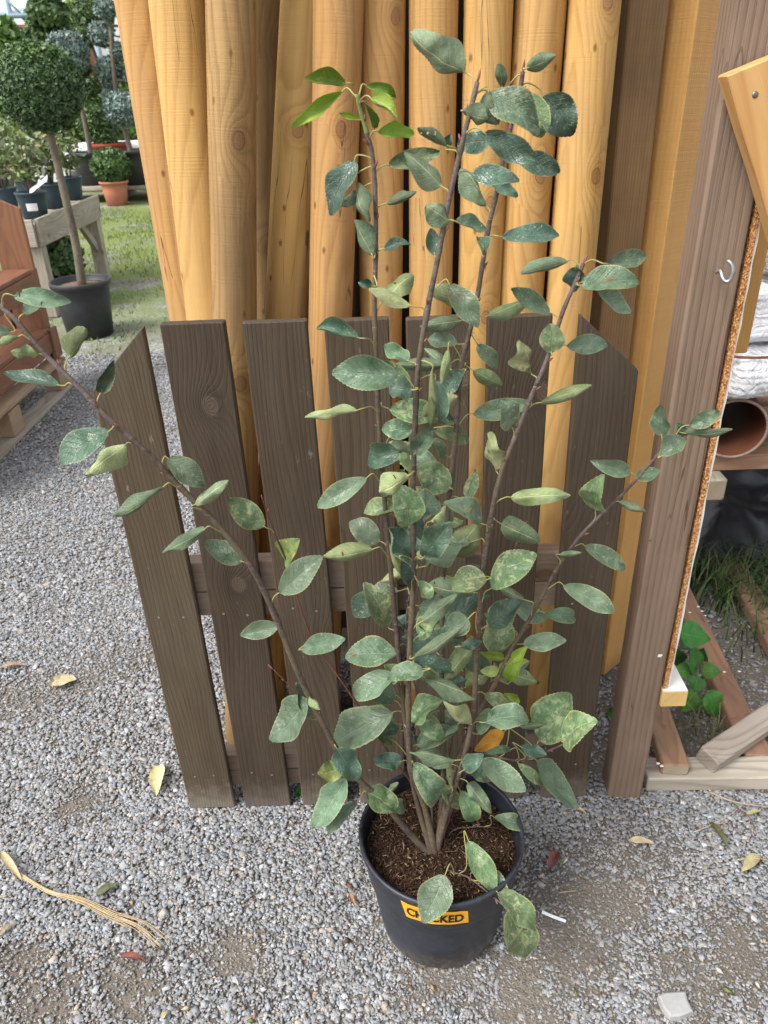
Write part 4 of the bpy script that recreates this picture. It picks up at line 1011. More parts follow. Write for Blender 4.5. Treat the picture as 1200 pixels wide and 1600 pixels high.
for key, (pix, ys, r0, r1, lab) in STEMS.items():
    P = stem_pts(pix, ys)
    if key in 'GLABCDEFTSMWX': P[0] = np.array([ROOT[0] + rnd.uniform(-.006, .006), ROOT[1] + rnd.uniform(-.004, .010), SOILZ - 0.006])
    path = smooth_path(P, 6); n = len(path); r0 *= 0.70; r1 *= 0.76
    rad = []
    for i in range(n):
        t = i / (n - 1)
        r = r1 + (r0 - r1) * (1 - t) ** 1.15 + (0.35 * r0 * max(0, 1 - t * 12))
        r *= 1 + 0.12 * mnoise.noise(Vector((t * 40, r0 * 999, 0))) + (0.22 if i % 9 == 0 else 0)
        rad.append(r)
    STEMPATH[key] = np.array(path); STEMRAD[key] = rad
    V, Fc = tube_geo(path, rad, 9); body = len(Fc); mi = []
    thin = key in 'TUM'
    for fi in range(body):
        t = fi / body
        m = 0
        if thin: m = 2
        elif key == 'A' and t > 0.855: m = 3
        elif t > 0.60 and key in 'LABCDE': m = 1 if mnoise.noise(Vector((t * 60, 0, 0))) > -0.6 * (t - .6) * 2 else 0
        elif key in 'GSWXF': m = 1
        mi.append(m)
    # buds along the stem and a terminal bud
    nb = {'L': 10, 'A': 9, 'B': 11, 'C': 9, 'D': 10, 'E': 7}.get(key, 4)
    rg = random.Random(ord(key))
    for b in range(nb + 1):
        i = n - 1 if b == nb else int(n * (0.25 + 0.72 * (b + rg.random() * 0.6) / nb)); i = min(i, n - 1)
        p = Vector(path[i]); d = (Vector(path[i]) - Vector(path[max(0, i - 1)])).normalized()
        side = Vector((rg.uniform(-1, 1), rg.uniform(-1, .4), rg.uniform(-.2, .6))); side = (side - d * side.dot(d)).normalized()
        if b == nb: dr, st, ln = d, p, 0.014
        else: dr, st, ln = (d * 0.85 + side * 0.5).normalized(), p + side * rad[i] * 0.8, rg.uniform(0.006, 0.011)
        if key == 'A' and b == nb: continue
        f0 = len(Fc); tube_geo([st, st + dr * ln * 0.4, st + dr * ln * 0.75, st + dr * ln], [0.0012, 0.0017, 0.0011, 0.0002], 6, V, Fc)
        mi += [4] * (len(Fc) - f0)
    o0 = Vector(path[0]); V = [v - o0 for v in V]
    so = mesh_obj('stem', V, Fc, [M_BARK, M_BARKTOP, M_REDTWIG, M_GREENSTEM, M_BUD], shrub, Matrix.Translation(o0), mi, smooth=True)
    if lab: so['label'] = lab
    STEMOBJ[key] = so

LEAVES = {
 (0, 380, 3.0): """
L 20 310 65 250 335 275 88 t
L 110 385 110 335 182 272 55 p
L 150 465 90 440 -20 475 46 u
L 12 348 52 415 -40 425 42 t
L 225 535 180 522 50 510 62 u
L 325 600 325 535 402 398 100 U
L 355 690 280 668 20 608 84 d
L 465 750 475 698 532 548 72 D
L 560 880 515 880 280 1040 118 d
L 630 960 590 945 398 1090 100 b
L 750 1055 782 1008 955 1138 112 p
""",
 (150, 740, 2.4): """
L 310 68 255 50 60 160 56 k
L 420 160 372 118 498 25 60 k
L 465 235 410 210 248 298 52 k
L 590 390 550 332 405 255 72 p
T 655 235 632 200 498 95 92 m
T 695 330 712 328 765 245 82 h
L 672 490 688 448 850 310 98 t
A 1080 320 1040 285 852 312 70 u
L 690 605 685 570 541 605 62 t
T 740 685 770 660 935 620 68 t
L 800 850 792 845 655 1000 118 t
L 838 965 802 912 752 782 44 p
L 830 880 800 838 840 885 34 u
A 1105 600 1095 575 1005 408 98 m
A 1165 705 1128 680 935 685 106 t
A 1140 880 1120 852 998 772 88 t
A 1160 910 1112 898 890 1028 128 t
A 1135 800 1130 745 1095 785 40 t
L 905 1040 902 1030 985 1145 84 d
L 960 1140 930 1105 832 1128 70 h
A 1170 1130 1147 1080 1040 1075 60 d
A 1160 1060 1108 1000 1035 955 66 d
""",
 (400, 0, 3.0): """
A 475 440 420 395 225 365 60 G
A 470 470 408 430 165 605 66 G
A 480 460 515 405 655 460 50 G
A 495 490 540 468 662 558 64 G
A 490 490 512 487 556 600 44 G
A 500 575 498 562 392 530 30 G
A 535 660 570 618 740 632 68 g
A 545 745 465 752 348 1010 100 d
A 545 800 470 852 532 1040 82 k
A 550 850 482 900 405 968 60 k
A 565 830 620 775 862 710 84 d
A 575 1000 613 955 752 900 64 k
A 558 1140 548 1200 460 1032 106 k
A 570 1190 600 1170 727 1150 46 d
B 1020 400 978 340 722 150 150 k
B 935 735 895 685 758 600 72 k
B 935 735 895 685 912 628 44 d
B 895 930 866 872 695 712 86 K
B 1000 545 968 522 1090 560 92 k
C 1172 700 1100 658 942 680 88 d
C 1095 1030 1080 965 958 790 96 k
B 885 1060 910 1045 793 965 98 k
B 890 1060 936 1040 1082 1075 74 d
B 862 1180 838 1198 820 1070 74 d
C 1072 1190 1062 1198 1040 1115 50 D
""",
 (700, 0, 2.4): """
C 280 250 295 258 406 208 70 k
C 270 290 205 332 192 240 60 k
B 110 365 150 350 342 512 108 d
C 270 340 282 350 352 515 96 d
C 285 320 358 360 470 506 128 d
B 110 355 150 340 192 466 84 k
B 75 520 135 500 336 606 84 d
C 222 560 262 600 420 645 72 d
B 40 680 92 650 268 678 72 d
C 190 690 160 688 262 738 46 d
C 155 920 200 890 416 885 74 d
D 490 1000 450 980 274 1026 68 k
D 530 1000 595 990 742 962 66 t
D 492 1080 500 1072 716 1062 92 t
D 492 1085 560 1080 686 1172 66 t
D 500 1040 480 1000 470 1095 58 d
""",
 (400, 380, 3.0): """
A 552 150 545 200 478 182 46 D
A 570 360 612 262 740 150 92 u
B 785 340 725 295 527 215 68 b
A 540 475 485 448 284 400 72 D
B 740 690 668 625 356 608 152 t
A 555 805 475 785 228 818 58 b
C 945 575 885 570 642 568 82 k
C 945 575 902 498 868 672 56 u
B 745 700 735 690 622 690 98 d
B 790 560 826 590 818 860 38 U
C 945 620 978 600 880 692 88 d
C 940 700 870 758 928 735 58 d
C 935 720 838 640 850 850 78 d
C 930 830 925 830 850 825 56 d
C 932 860 838 880 996 932 74 d
B 745 880 735 880 590 870 94 d
A 605 985 690 962 528 1042 108 d
A 605 970 660 915 732 990 54 k
B 740 990 742 988 832 862 78 p
B 735 1080 726 1075 678 985 78 u
B 730 1110 720 1088 578 1170 108 u
C 920 1160 914 1150 756 1050 142 m
B 838 225 902 192 1040 395 108 d
C 918 1180 990 1200 1035 1070 58 m
""",
 (700, 380, 2.4): """
C 118 300 150 274 302 214 74 b
D 400 305 384 264 236 170 58 t
D 395 402 388 412 385 300 86 t
D 402 398 445 385 598 382 64 p
D 315 525 310 485 264 364 76 b
D 305 630 345 600 540 532 58 u
C 45 690 95 642 316 596 72 t
D 235 735 238 690 190 586 88 p
D 185 890 180 850 155 708 62 B
D 175 995 235 955 460 946 58 U
E 795 770 802 725 798 608 60 t
E 800 775 905 685 1022 634 58 p
E 800 790 885 715 1068 698 46 k
E 795 795 798 800 888 738 66 t
E 800 780 872 732 858 674 50 d
E 690 880 680 862 534 814 62 t
E 545 1045 555 1000 588 866 98 m
E 700 890 705 882 796 852 50 t
E 622 980 640 970 742 1006 42 k
""",
 (480, 740, 2.4): """
E 1000 290 1040 272 1190 362 64 t
E 905 435 960 420 1148 522 74 t
E 935 350 945 305 1030 296 26 k
A 265 55 225 18 38 125 74 p
B 395 150 380 195 330 38 96 t
A 290 100 300 100 264 160 54 u
B 398 130 386 132 504 128 80 p
D 665 245 655 190 510 110 74 t
B 410 345 438 312 542 184 100 d
C 530 370 545 310 640 190 118 u
B 398 330 386 312 304 205 96 d
B 400 330 352 326 388 432 46 d
B 400 400 350 380 310 262 32 u
B 400 400 415 405 466 466 50 d
C 515 400 560 390 646 348 40 d
D 655 410 675 398 540 432 94 p
D 660 500 690 432 860 300 106 t
E 835 525 815 475 714 424 44 k
B 410 590 430 556 562 454 68 k
B 392 690 400 690 592 566 54 k
D 632 600 605 545 520 602 88 t
D 632 640 572 650 656 630 36 d
M 710 700 710 686 690 508 88 m
M 740 700 735 695 648 674 36 g
M 735 745 722 745 648 740 36 h
E 770 660 810 640 972 625 58 p
M 750 800 760 780 832 702 66 g
M 760 760 770 705 826 648 44 g
B 388 735 402 730 496 685 50 d
B 388 750 440 740 308 772 68 d
C 500 740 555 740 440 712 44 d
B 400 790 436 765 630 846 62 k
C 500 800 550 800 596 775 40 d
B 380 960 392 930 514 850 88 m
D 632 960 612 940 514 852 72 b
W 750 870 790 868 738 824 46 g
D 640 935 672 935 830 920 88 t
D 640 945 800 950 898 938 34 k
F 845 1060 872 1002 988 824 136 m
F 962 1020 962 1004 1088 925 126 m
D 625 990 740 970 626 1038 60 y
D 632 975 640 975 686 880 50 t
C 490 1000 412 1018 564 962 78 t
D 590 1110 558 1076 382 1044 48 k
A 350 980 345 965 290 955 48 d
F 790 1060 800 1025 898 1056 44 d
D 610 1080 765 1036 668 1050 28 t
X 445 200 432 180 470 90 46 d
X 430 330 440 320 520 260 58 d
W 610 700 600 690 540 620 52 d
X 380 600 372 590 330 540 50 d
C 500 620 505 610 560 540 66 d
""",
 (450, 1120, 2.4): """
D 700 170 720 168 893 276 94 t
F 860 165 862 172 948 255 40 t
F 900 175 930 165 1090 340 94 t
D 650 240 645 276 702 388 68 m
D 655 235 675 250 764 362 58 k
B 575 300 575 255 642 343 54 m
B 440 190 470 174 562 310 94 t
D 605 300 615 266 600 158 26 u
L 285 270 292 280 405 368 98 t
B 450 270 370 288 414 248 34 k
L 380 300 400 318 436 358 44 t
L 232 235 218 230 98 413 92 t
L 270 312 262 320 150 426 54 t
S 735 410 772 378 888 420 54 t
G 640 590 675 464 776 662 82 t 0.97 0.90
G 700 600 738 606 826 656 60 t 0.92 0.90
G 610 580 590 594 505 772 108 t 0.905 0.838
G 760 660 785 660 925 800 88 m 0.895 0.865
G 800 710 826 728 900 895 122 m 0.872 0.850
D 640 250 765 226 680 200 48 d
D 640 220 660 200 732 140 62 d
""",
}
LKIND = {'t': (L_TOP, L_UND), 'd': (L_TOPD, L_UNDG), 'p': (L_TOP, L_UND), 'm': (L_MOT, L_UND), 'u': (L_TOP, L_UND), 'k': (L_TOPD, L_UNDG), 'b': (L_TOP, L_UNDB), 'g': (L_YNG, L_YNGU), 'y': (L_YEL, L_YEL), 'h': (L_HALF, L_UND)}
def extra_leaves():
    rg = random.Random(5); out = []
    def scr(p):
        q = p - CAMP; c = q[0] * AX + q[1] * AY + q[2] * AZ
        return 600 + FPX * c[0] / c[2], 800 + FPX * c[1] / c[2]
    for key, n, lo, hi in (('B', 11, 0.16, 0.62), ('C', 15, 0.14, 0.62), ('X', 8, 0.35, 1.0), ('W', 5, 0.5, 1.0), ('A', 8, 0.15, 0.5), ('D', 8, 0.15, 0.5), ('E', 4, 0.2, 0.5), ('M', 3, 0.3, 0.7)):
        for i in range(n):
            k = int((lo + (hi - lo) * (i + rg.random() * 0.8) / n) * (len(STEMPATH[key]) - 1)); p = STEMPATH[key][k]
            x, y = scr(p); a = rg.choice((0, math.pi)) + rg.uniform(-0.9, 0.9); st = rg.uniform(12, 24); L = rg.uniform(44, 78)
            dy = rg.uniform(0.015, 0.07)
            out.append('%s %.1f %.1f %.1f %.1f %.1f %.1f %.1f %s %.3f %.3f' % (key, x, y, x + math.cos(a) * st, y + math.sin(a) * st * .7 - 6, x + math.cos(a) * (st + L), y + math.sin(a) * (st + L) * .8, L * rg.uniform(0.40, 0.60),
                       rg.choice('ddtttkuubm'), p[1] + dy, p[1] + dy + rg.uniform(-.02, .04)))
    return '\n'.join(out)
LEAVES[(0, 0, 1.0)] = extra_leaves()
def make_leaves():
    rg = random.Random(21)
    nleaf = 0
    for (ox, oy, sc_), txt in LEAVES.items():
        for line in txt.strip().splitlines():
            f = line.split(); br = f[0]; ax_, ay_, bx, by, tx, ty, w = [float(v) for v in f[1:8]]; kd = f[8]
            A = (ox + ax_ / sc_, oy + ay_ / sc_); B = (ox + bx / sc_, oy + by / sc_); T = (ox + tx / sc_, oy + ty / sc_); w /= sc_
            path = STEMPATH[br]
            # point of the stem that shows nearest to the petiole's foot
            best, bi = 1e9, 0
            for i in range(6, len(path)):
                q = path[i] - CAMP; c = q[0] * AX + q[1] * AY + q[2] * AZ
                dd = math.hypot(600 + FPX * c[0] / c[2] - A[0], 800 + FPX * c[1] / c[2] - A[1])
                if dd < best: best, bi = dd, i
            if math.hypot(A[0] - B[0], A[1] - B[1]) + best > 42 and br not in 'GT':      # take the stem that really stands next to this leaf
                bb = (1e9, br, bi)
                for k2, p2 in STEMPATH.items():
                    if k2 in 'SU': continue
                    for i in range(8, len(p2)):
                        q = p2[i] - CAMP; c = q[0] * AX + q[1] * AY + q[2] * AZ
                        dd = math.hypot(600 + FPX * c[0] / c[2] - B[0], 800 + FPX * c[1] / c[2] - B[1] - 10)
                        if 9 < dd < bb[0]: bb = (dd, k2, i)
                br, bi = bb[1], bb[2]; path = STEMPATH[br]
            foot = path[bi]; y0 = foot[1]
            low = kd.lower()
            back = low in 'ukb'
            yb = y0 + rg.uniform(-0.030, 0.018); yt = yb + rg.uniform(-0.028, 0.028)
            if len(f) > 9: yb, yt = float(f[9]), float(f[10])
            Pb, Pt = at(*B, yb), at(*T, yt)
            mid = (Pb + Pt) / 2; depth = (mid - CAMP) @ np.array([AX[2], AY[2], AZ[2]])
            wid = w * depth / FPX
            L = np.linalg.norm(Pt - Pb)
            view = Vector(CAMP - mid).normalized()
            axis = Vector(Pt - Pb).normalized()
            n0 = (view - axis * view.dot(axis)).normalized()
            roll = rg.uniform(-0.65, 0.65)
            upn = (Vector((0, 0, 1)) - axis * axis.z)
            if not back and upn.length > 0.2:
                s_ = axis.cross(n0).dot(upn.normalized()); roll = abs(roll) * (1 if s_ > 0 else -1)
            n = Matrix.Rotation(roll, 3, axis) @ n0
            # rotating about the axis tilts the blade; keep its seen width
            wid = min(1.10 * wid / max(0.72, math.cos(roll)), L * 0.98)
            strong = kd.isupper()
            bend = rg.uniform(0.04, 0.16) * rg.choice((1, 1, -0.5)); fold = rg.uniform(0.12, 0.50); wave = rg.uniform(0.05, 0.20); curl = rg.uniform(-0.1, 0.25)
            if low in 'dbku': fold *= 1.45; wave *= 1.7
            if low == 'g': fold = 0.8; curl = 0.5; wave = 0.25
            if strong: fold = 0.75; wave = 0.26; curl = 0.65; wid *= 1.12
            if back: n = -n; fold *= 0.7; curl = rg.uniform(0.2, 0.95); bend = -abs(bend); wave *= 1.3
            V, Fc, mi, uv = leaf_geo(Pb, Pt, wid, n, rg, bend, fold, wave, rg.uniform(-0.4, 0.4), curl, shape=rg.uniform(0.86, 1.05), uneven=rg.uniform(-0.3, 0.3), holes=0.42 if (rg.random() < 0.09 and w < 45) else 0.0)
            nb = len(V)
            # petiole
            foot_v, base_v = Vector(foot), Vector(Pb)
            span = (base_v - foot_v).length
            ad = axis
            sd = Vector(path[min(bi + 2, len(path) - 1)] - path[max(0, bi - 2)]).normalized()
            pts = [foot_v, foot_v + sd * span * 0.18 + (base_v - foot_v) * 0.30, base_v - ad * span * 0.22 + Vector((0, 0, span * 0.06)), base_v + ad * 0.004]
            pp = smooth_path(pts, 4)
            V2 = list(V); f0 = len(Fc); tube_geo(pp, [0.0011 - 0.0003 * i / len(pp) for i in range(len(pp))], 6, V2, Fc)
            mi = mi + [2] * (len(Fc) - f0); uv = list(uv) + [(0.5, 0.5)] * (len(V2) - nb)
            o0 = Vector(Pb); V2 = [v - o0 for v in V2]
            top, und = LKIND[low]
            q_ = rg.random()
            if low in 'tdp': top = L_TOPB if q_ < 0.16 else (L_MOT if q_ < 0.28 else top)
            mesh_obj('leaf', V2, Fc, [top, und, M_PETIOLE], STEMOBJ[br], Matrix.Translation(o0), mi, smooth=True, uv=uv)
            nleaf += 1
    print('leaves', nleaf)
make_leaves()

# ================================================================== NETTLE AND SEEDLINGS
def weed(name, pos, specs, label, cat, h):
    root = empty(name, pos, label, cat)
    rg = random.Random(int(pos[0] * 1000))
    stem_top = Vector(pos) + Vector((0.01, -0.005, h))
    tube('stem', smooth_path([pos, Vector(pos) + Vector((0.006, 0, h * .5)), stem_top], 4), 0.0018, M_GREENSTEM, root, 6)
    for (px, py, qx, qy, w, yy) in specs:
        b, t = at(px, py, yy), at(qx, qy, yy - 0.015)
        n = Vector((rg.uniform(-.3, .1), -0.55, 0.85))
        wid = w * 2.6 / FPX
        V, Fc, mi, uv = leaf_geo(b, t, wid, n, rg, 0.05, 0.15, 0.06, 0.0, 0.0, nu=22, shape=0.66, tooth=0.075, pw=0.95)
        nb = len(V); f0 = len(Fc); V2 = list(V)
        hb = Vector((pos[0] + 0.004, pos[1], min(max(b[2] - 0.012, 0.01), h)))
        tube_geo([hb, (hb + Vector(b)) / 2 + Vector((0, 0, .006)), Vector(b)], 0.0010, 5, V2, Fc)
        mi = mi + [2] * (len(Fc) - f0); uv = list(uv) + [(0.5, 0.5)] * (len(V2) - nb)
        o0 = Vector(b); mesh_obj('leaf', [v - o0 for v in V2], Fc, [L_NETTLE, L_NETTLE, M_GREENSTEM], root, Matrix.Translation(o0), mi, smooth=True, uv=uv)
nb_ = gz(1085, 1120)
weed('nettle', (nb_[0], 1.66, 0.0), [(1072, 1003, 1052, 978, 34, 1.62), (1062, 990, 1110, 1000, 34, 1.60), (1082, 1052, 1048, 1047, 22, 1.58), (1088, 1047, 1076, 1010, 28, 1.60), (1097, 1050, 1128, 1050, 22, 1.57), (1091, 1057, 1084, 1082, 20, 1.55),
        (1104, 1080, 1120, 1121, 30, 1.60), (1086, 1080, 1064, 1112, 34, 1.62), (1062, 1040, 1052, 1010, 24, 1.64), (1092, 1030, 1100, 1012, 20, 1.66), (1060, 975, 1050, 945, 18, 1.68)], 'nettle with toothed bright green leaves growing between boards', 'weed', 0.17)
s1 = gz(955, 1118)
weed('seedling', (s1[0], s1[1], 0.0), [(955, 1112, 947, 1108, 9, s1[1]), (955, 1113, 962, 1106, 9, s1[1]), (954, 1116, 950, 1122, 8, s1[1] - .01)], 'tiny green seedling in the dark gap right of fence', 'weed', 0.02)
s2 = gz(470, 1246)
weed('seedling', (s2[0], s2[1] + 0.03, 0.0), [(468, 1240, 459, 1242, 7, 1.36), (470, 1238, 476, 1231, 8, 1.36), (467, 1238, 464, 1230, 7, 1.36), (470, 1242, 478, 1244, 7, 1.35)], 'tiny green seedling peeping under the left half of fence', 'weed', 0.03)

# ================================================================== LITTER ON THE GRAVEL
def fallen(name, a, b, w, mats, label, lift=0.010, bend=0.08, fold=0.3, curl=0.3, seed=1, cat='fallen leaf'):
    A, B = gz(*a, 0.009), gz(*b, 0.011); d = np.linalg.norm(gz(*b) - gz(*a))
    wid = w * ((A + B)[1] / 2 * 1.25) / FPX * 1.15
    rg = random.Random(seed)
    V, Fc, mi, uv = leaf_geo(A, B, wid, (rg.uniform(-.15, .15), rg.uniform(-.25, .1), 1), rg, bend, fold, 0.12, 0.3, curl, nu=16, th=0.0008)
    o0 = Vector(A)
    tag(mesh_obj(name, [v - o0 for v in V], Fc, list(mats), None, Matrix.Translation(o0), mi, smooth=True, uv=uv), label, cat)
fallen('fallen_leaf', (250, 1195), (244, 1244), 26, (L_DRYYEL, L_DRYYEL), 'pale yellow green fallen leaf left of the fence foot', seed=3)
fallen('fallen_leaf', (120, 1062), (76, 1072), 22, (L_DRYTAN, L_DRYTAN), 'large tan fallen leaf on gravel at the left', seed=4, fold=0.15)
fallen('fallen_leaf', (872, 1330), (856, 1360), 18, (L_DRYRED, L_DRYRED), 'crisp red brown fallen leaf right of the pot', seed=5)
fallen('fallen_leaf', (190, 1494), (228, 1505), 15, (L_DRYRED, L_DRYRED), 'curled red brown fallen leaf below the dry stalk', seed=6, curl=0.9, fold=0.6)
fallen('fallen_leaf', (150, 1398), (186, 1382), 15, (L_DRYOLV, L_DRYOLV), 'dark olive fallen leaf beside the dry stalk', seed=7)
fallen('fallen_leaf', (1108, 1284), (1138, 1328), 12, (L_DRYOLV, L_DRYOLV), 'twisted olive fallen leaf on gravel below front board', seed=8, fold=0.6, curl=0.8)
fallen('fallen_leaf', (1186, 1338), (1158, 1362), 20, (L_DRYYEL, L_DRYOLV), 'yellowish fallen leaf under a twig at the right edge', seed=9)
fallen('fallen_leaf', (1166, 1272), (1190, 1268), 8, (L_DRYYEL, L_DRYTAN), 'small cream fallen leaf near the front board', seed=10)
fallen('fallen_leaf', (546, 1396), (554, 1416), 8, (L_DRYRED, L_DRYRED), 'small rust coloured leaf scrap left of the pot', seed=11)
fallen('fallen_leaf', (985, 1312), (1022, 1318), 14, (L_DRYTAN, L_DRYRED), 'flattened pinkish brown leaf on gravel right of pot', seed=12, fold=0.05, curl=0.05, lift=0.004)
fallen('fallen_leaf', (0, 1460), (22, 1444), 12, (L_DRYTAN, L_DRYTAN), 'small tan leaf at the left picture edge under dry stalk', seed=13)
fallen('fallen_leaf', (40, 1040), (0, 1044), 9, (L_DRYTAN, L_DRYRED), 'narrow brown leaf strip at the far left edge', seed=14)
fallen('fallen_leaf', (900, 1262), (916, 1272), 7, (L_DRYTAN, L_DRYRED), 'small dry brown leaf tip below the rightmost low leaf', seed=15)
fallen('fallen_leaf', (252, 1592), (262, 1580), 12, (L_DRYTAN, L_DRYRED), 'tan leaf scrap at the bottom edge left of the pot', seed=16)

def straw(name, px, r, label, cat, mat=M_STRAW, z=0.011, n=1, spread=0.0, flare=None):
    pts = [gz(x, y, z) for x, y in px]
    V, Fc = [], []
    rg = random.Random(len(label))
    for k in range(n):
        off = rg.uniform(-1, 1); offz = rg.uniform(0, 1)
        q = []
        for i, p in enumerate(pts):
            t = i / (len(pts) - 1)
            s_ = spread * (0.12 + 0.88 * t ** 2.2)
            q.append(p + np.array([off * s_ * 0.9, off * s_ * 0.6 + rg.uniform(-1, 1) * s_ * .12, 0.004 * offz]))
        cut = rg.randint(0, 1) if n > 1 else 0
        sp = smooth_path(q[:len(q) - cut] if cut and len(q) > 3 else q, 6)
        rad = [r * (1 - 0.65 * i / len(sp)) for i in range(len(sp))]
        tube_geo(sp, rad, 5, V, Fc)
    if flare:
        a = gz(*flare[0], z); b = gz(*flare[1], z + .004)
        V2, F2, mi2, _ = leaf_geo(a, b, flare[2], (0, -.2, 1), rg, 0.05, 0.4, 0.1, 0.2, 0.4, nu=10)
        k0 = len(V); V += V2; Fc += [tuple(i + k0 for i in f) for f in F2]
    o0 = Vector(pts[0])
    tag(mesh_obj(name, [Vector(v) - o0 for v in V], Fc, mat, None, Matrix.Translation(o0), smooth=True), label, cat)
straw('dry_stalk', [(22, 1360), (48, 1378), (80, 1396), (125, 1408), (170, 1430), (215, 1448), (250, 1480)], 0.0015, 'long dry straw stalk fraying to the right on left gravel', 'stalk', n=12, spread=0.026, flare=((2, 1330), (34, 1376), 0.020))
straw('twig', [(1085, 1300), (1130, 1280), (1162, 1256)], 0.0014, 'thin straw coloured twig pointing at the front board', 'twig')
straw('twig', [(1108, 1238), (1150, 1254), (1205, 1262)], 0.0020, 'pale stick lying along the foot of the front board', 'twig')
straw('twig', [(1150, 1262), (1172, 1280), (1180, 1300)], 0.0016, 'brown curved twig hooking down at the right', 'twig', M_REDTWIG)
straw('twig', [(1152, 1344), (1180, 1342), (1210, 1346)], 0.0018, 'grey twig over the yellowish leaf at right edge', 'twig')
straw('twig', [(1000, 1260), (1018, 1262), (1034, 1264)], 0.0013, 'short pale straw bit right of the brown post foot', 'twig')
straw('twig', [(228, 1284), (248, 1278), (266, 1270)], 0.0011, 'thin dark straw on the gravel below left fence end', 'twig', M_REDTWIG)
straw('twig', [(872, 1396), (886, 1394), (900, 1393)], 0.0013, 'short grey twig on bare soil right of the pot', 'twig')
def litter():
    n = 260
    x = rng.uniform(-1.3, 0.95, n); y = np.where(x < -0.45, rng.uniform(0.75, 3.2, n), rng.uniform(0.75, 1.32, n))
    L = rng.lognormal(np.log(0.011), 0.5, n); W = L * rng.uniform(0.10, 0.5, n); a = rng.uniform(0, 6.28, n)
    c = np.stack([x, y, np.full(n, 0.0085)], 1); d = np.stack([np.cos(a), np.sin(a), rng.normal(0, .12, n)], 1); s_ = np.stack([-np.sin(a), np.cos(a), rng.normal(0, .25, n)], 1)
    up = np.array([0, 0, 1.0])[None]
    q = [c - d * L[:, None] / 2, c + s_ * W[:, None] / 2, c + d * L[:, None] / 2, c - s_ * W[:, None] / 2, c + up * W[:, None] * 0.25]
    V = np.stack(q, 1).reshape(-1, 3); fq = np.array([(0, 1, 4), (1, 2, 4), (2, 3, 4), (3, 0, 4), (2, 1, 0), (0, 3, 2)])
    F_ = (np.arange(n)[:, None, None] * 5 + fq[None]).reshape(-1, 3)
    pal = np.array([(0.30, 0.12, 0.06), (0.40, 0.26, 0.14), (0.50, 0.42, 0.28), (0.16, 0.10, 0.06), (0.62, 0.58, 0.50), (0.20, 0.22, 0.07)])
    cc = pal[rng.integers(0, 6, n)] * rng.uniform(0.7, 1.2, (n, 1))
    tag(np_mesh('leaf_litter', V, F_, M_MULCH, col=np.repeat(cc, 5, 0)), 'tiny scraps of leaf, bark and straw scattered over the gravel', kind='stuff')
litter()
# white plant tag
ta, tb2 = gz(847, 1425, 0.012), gz(884, 1440, 0.012)
tgo = tag(board('plant_tag', ta, tb2, 0.0060, 0.0012, M_TAG, None, facing=(0, -.1, 1), ch=0.0003, seg=2), 'small white plastic plant label on the soil right of pot', 'plant label')
# flat pale stone
def slate():
    px = [(1029, 1556), (1036, 1551), (1071, 1549), (1074, 1562), (1083, 1580), (1063, 1588), (1048, 1589), (1036, 1574)]
    top = [gz(x, y, 0.013) for x, y in px]; c = sum(top) / len(top)
    V = [p - c for p in top] + [(p - c) * np.array([1.07, 1.07, 1]) - np.array([0, 0, 0.012]) for p in top] + [(p - c) * 0.86 + np.array([0, 0, 0.0025]) for p in top]
    n = len(top); Fc = []
    for i in range(n):
        j = (i + 1) % n
        Fc += [(i, i + n, j + n, j)[::-1], (i, j, j + 2 * n, i + 2 * n)]
    Fc.append(tuple(range(2 * n, 3 * n)))
    tag(mesh_obj('flat_stone', V, Fc, M_SLATE, None, Matrix.Translation(Vector(c))), 'flat pale grey stone chip at bottom right', 'stone')
slate()

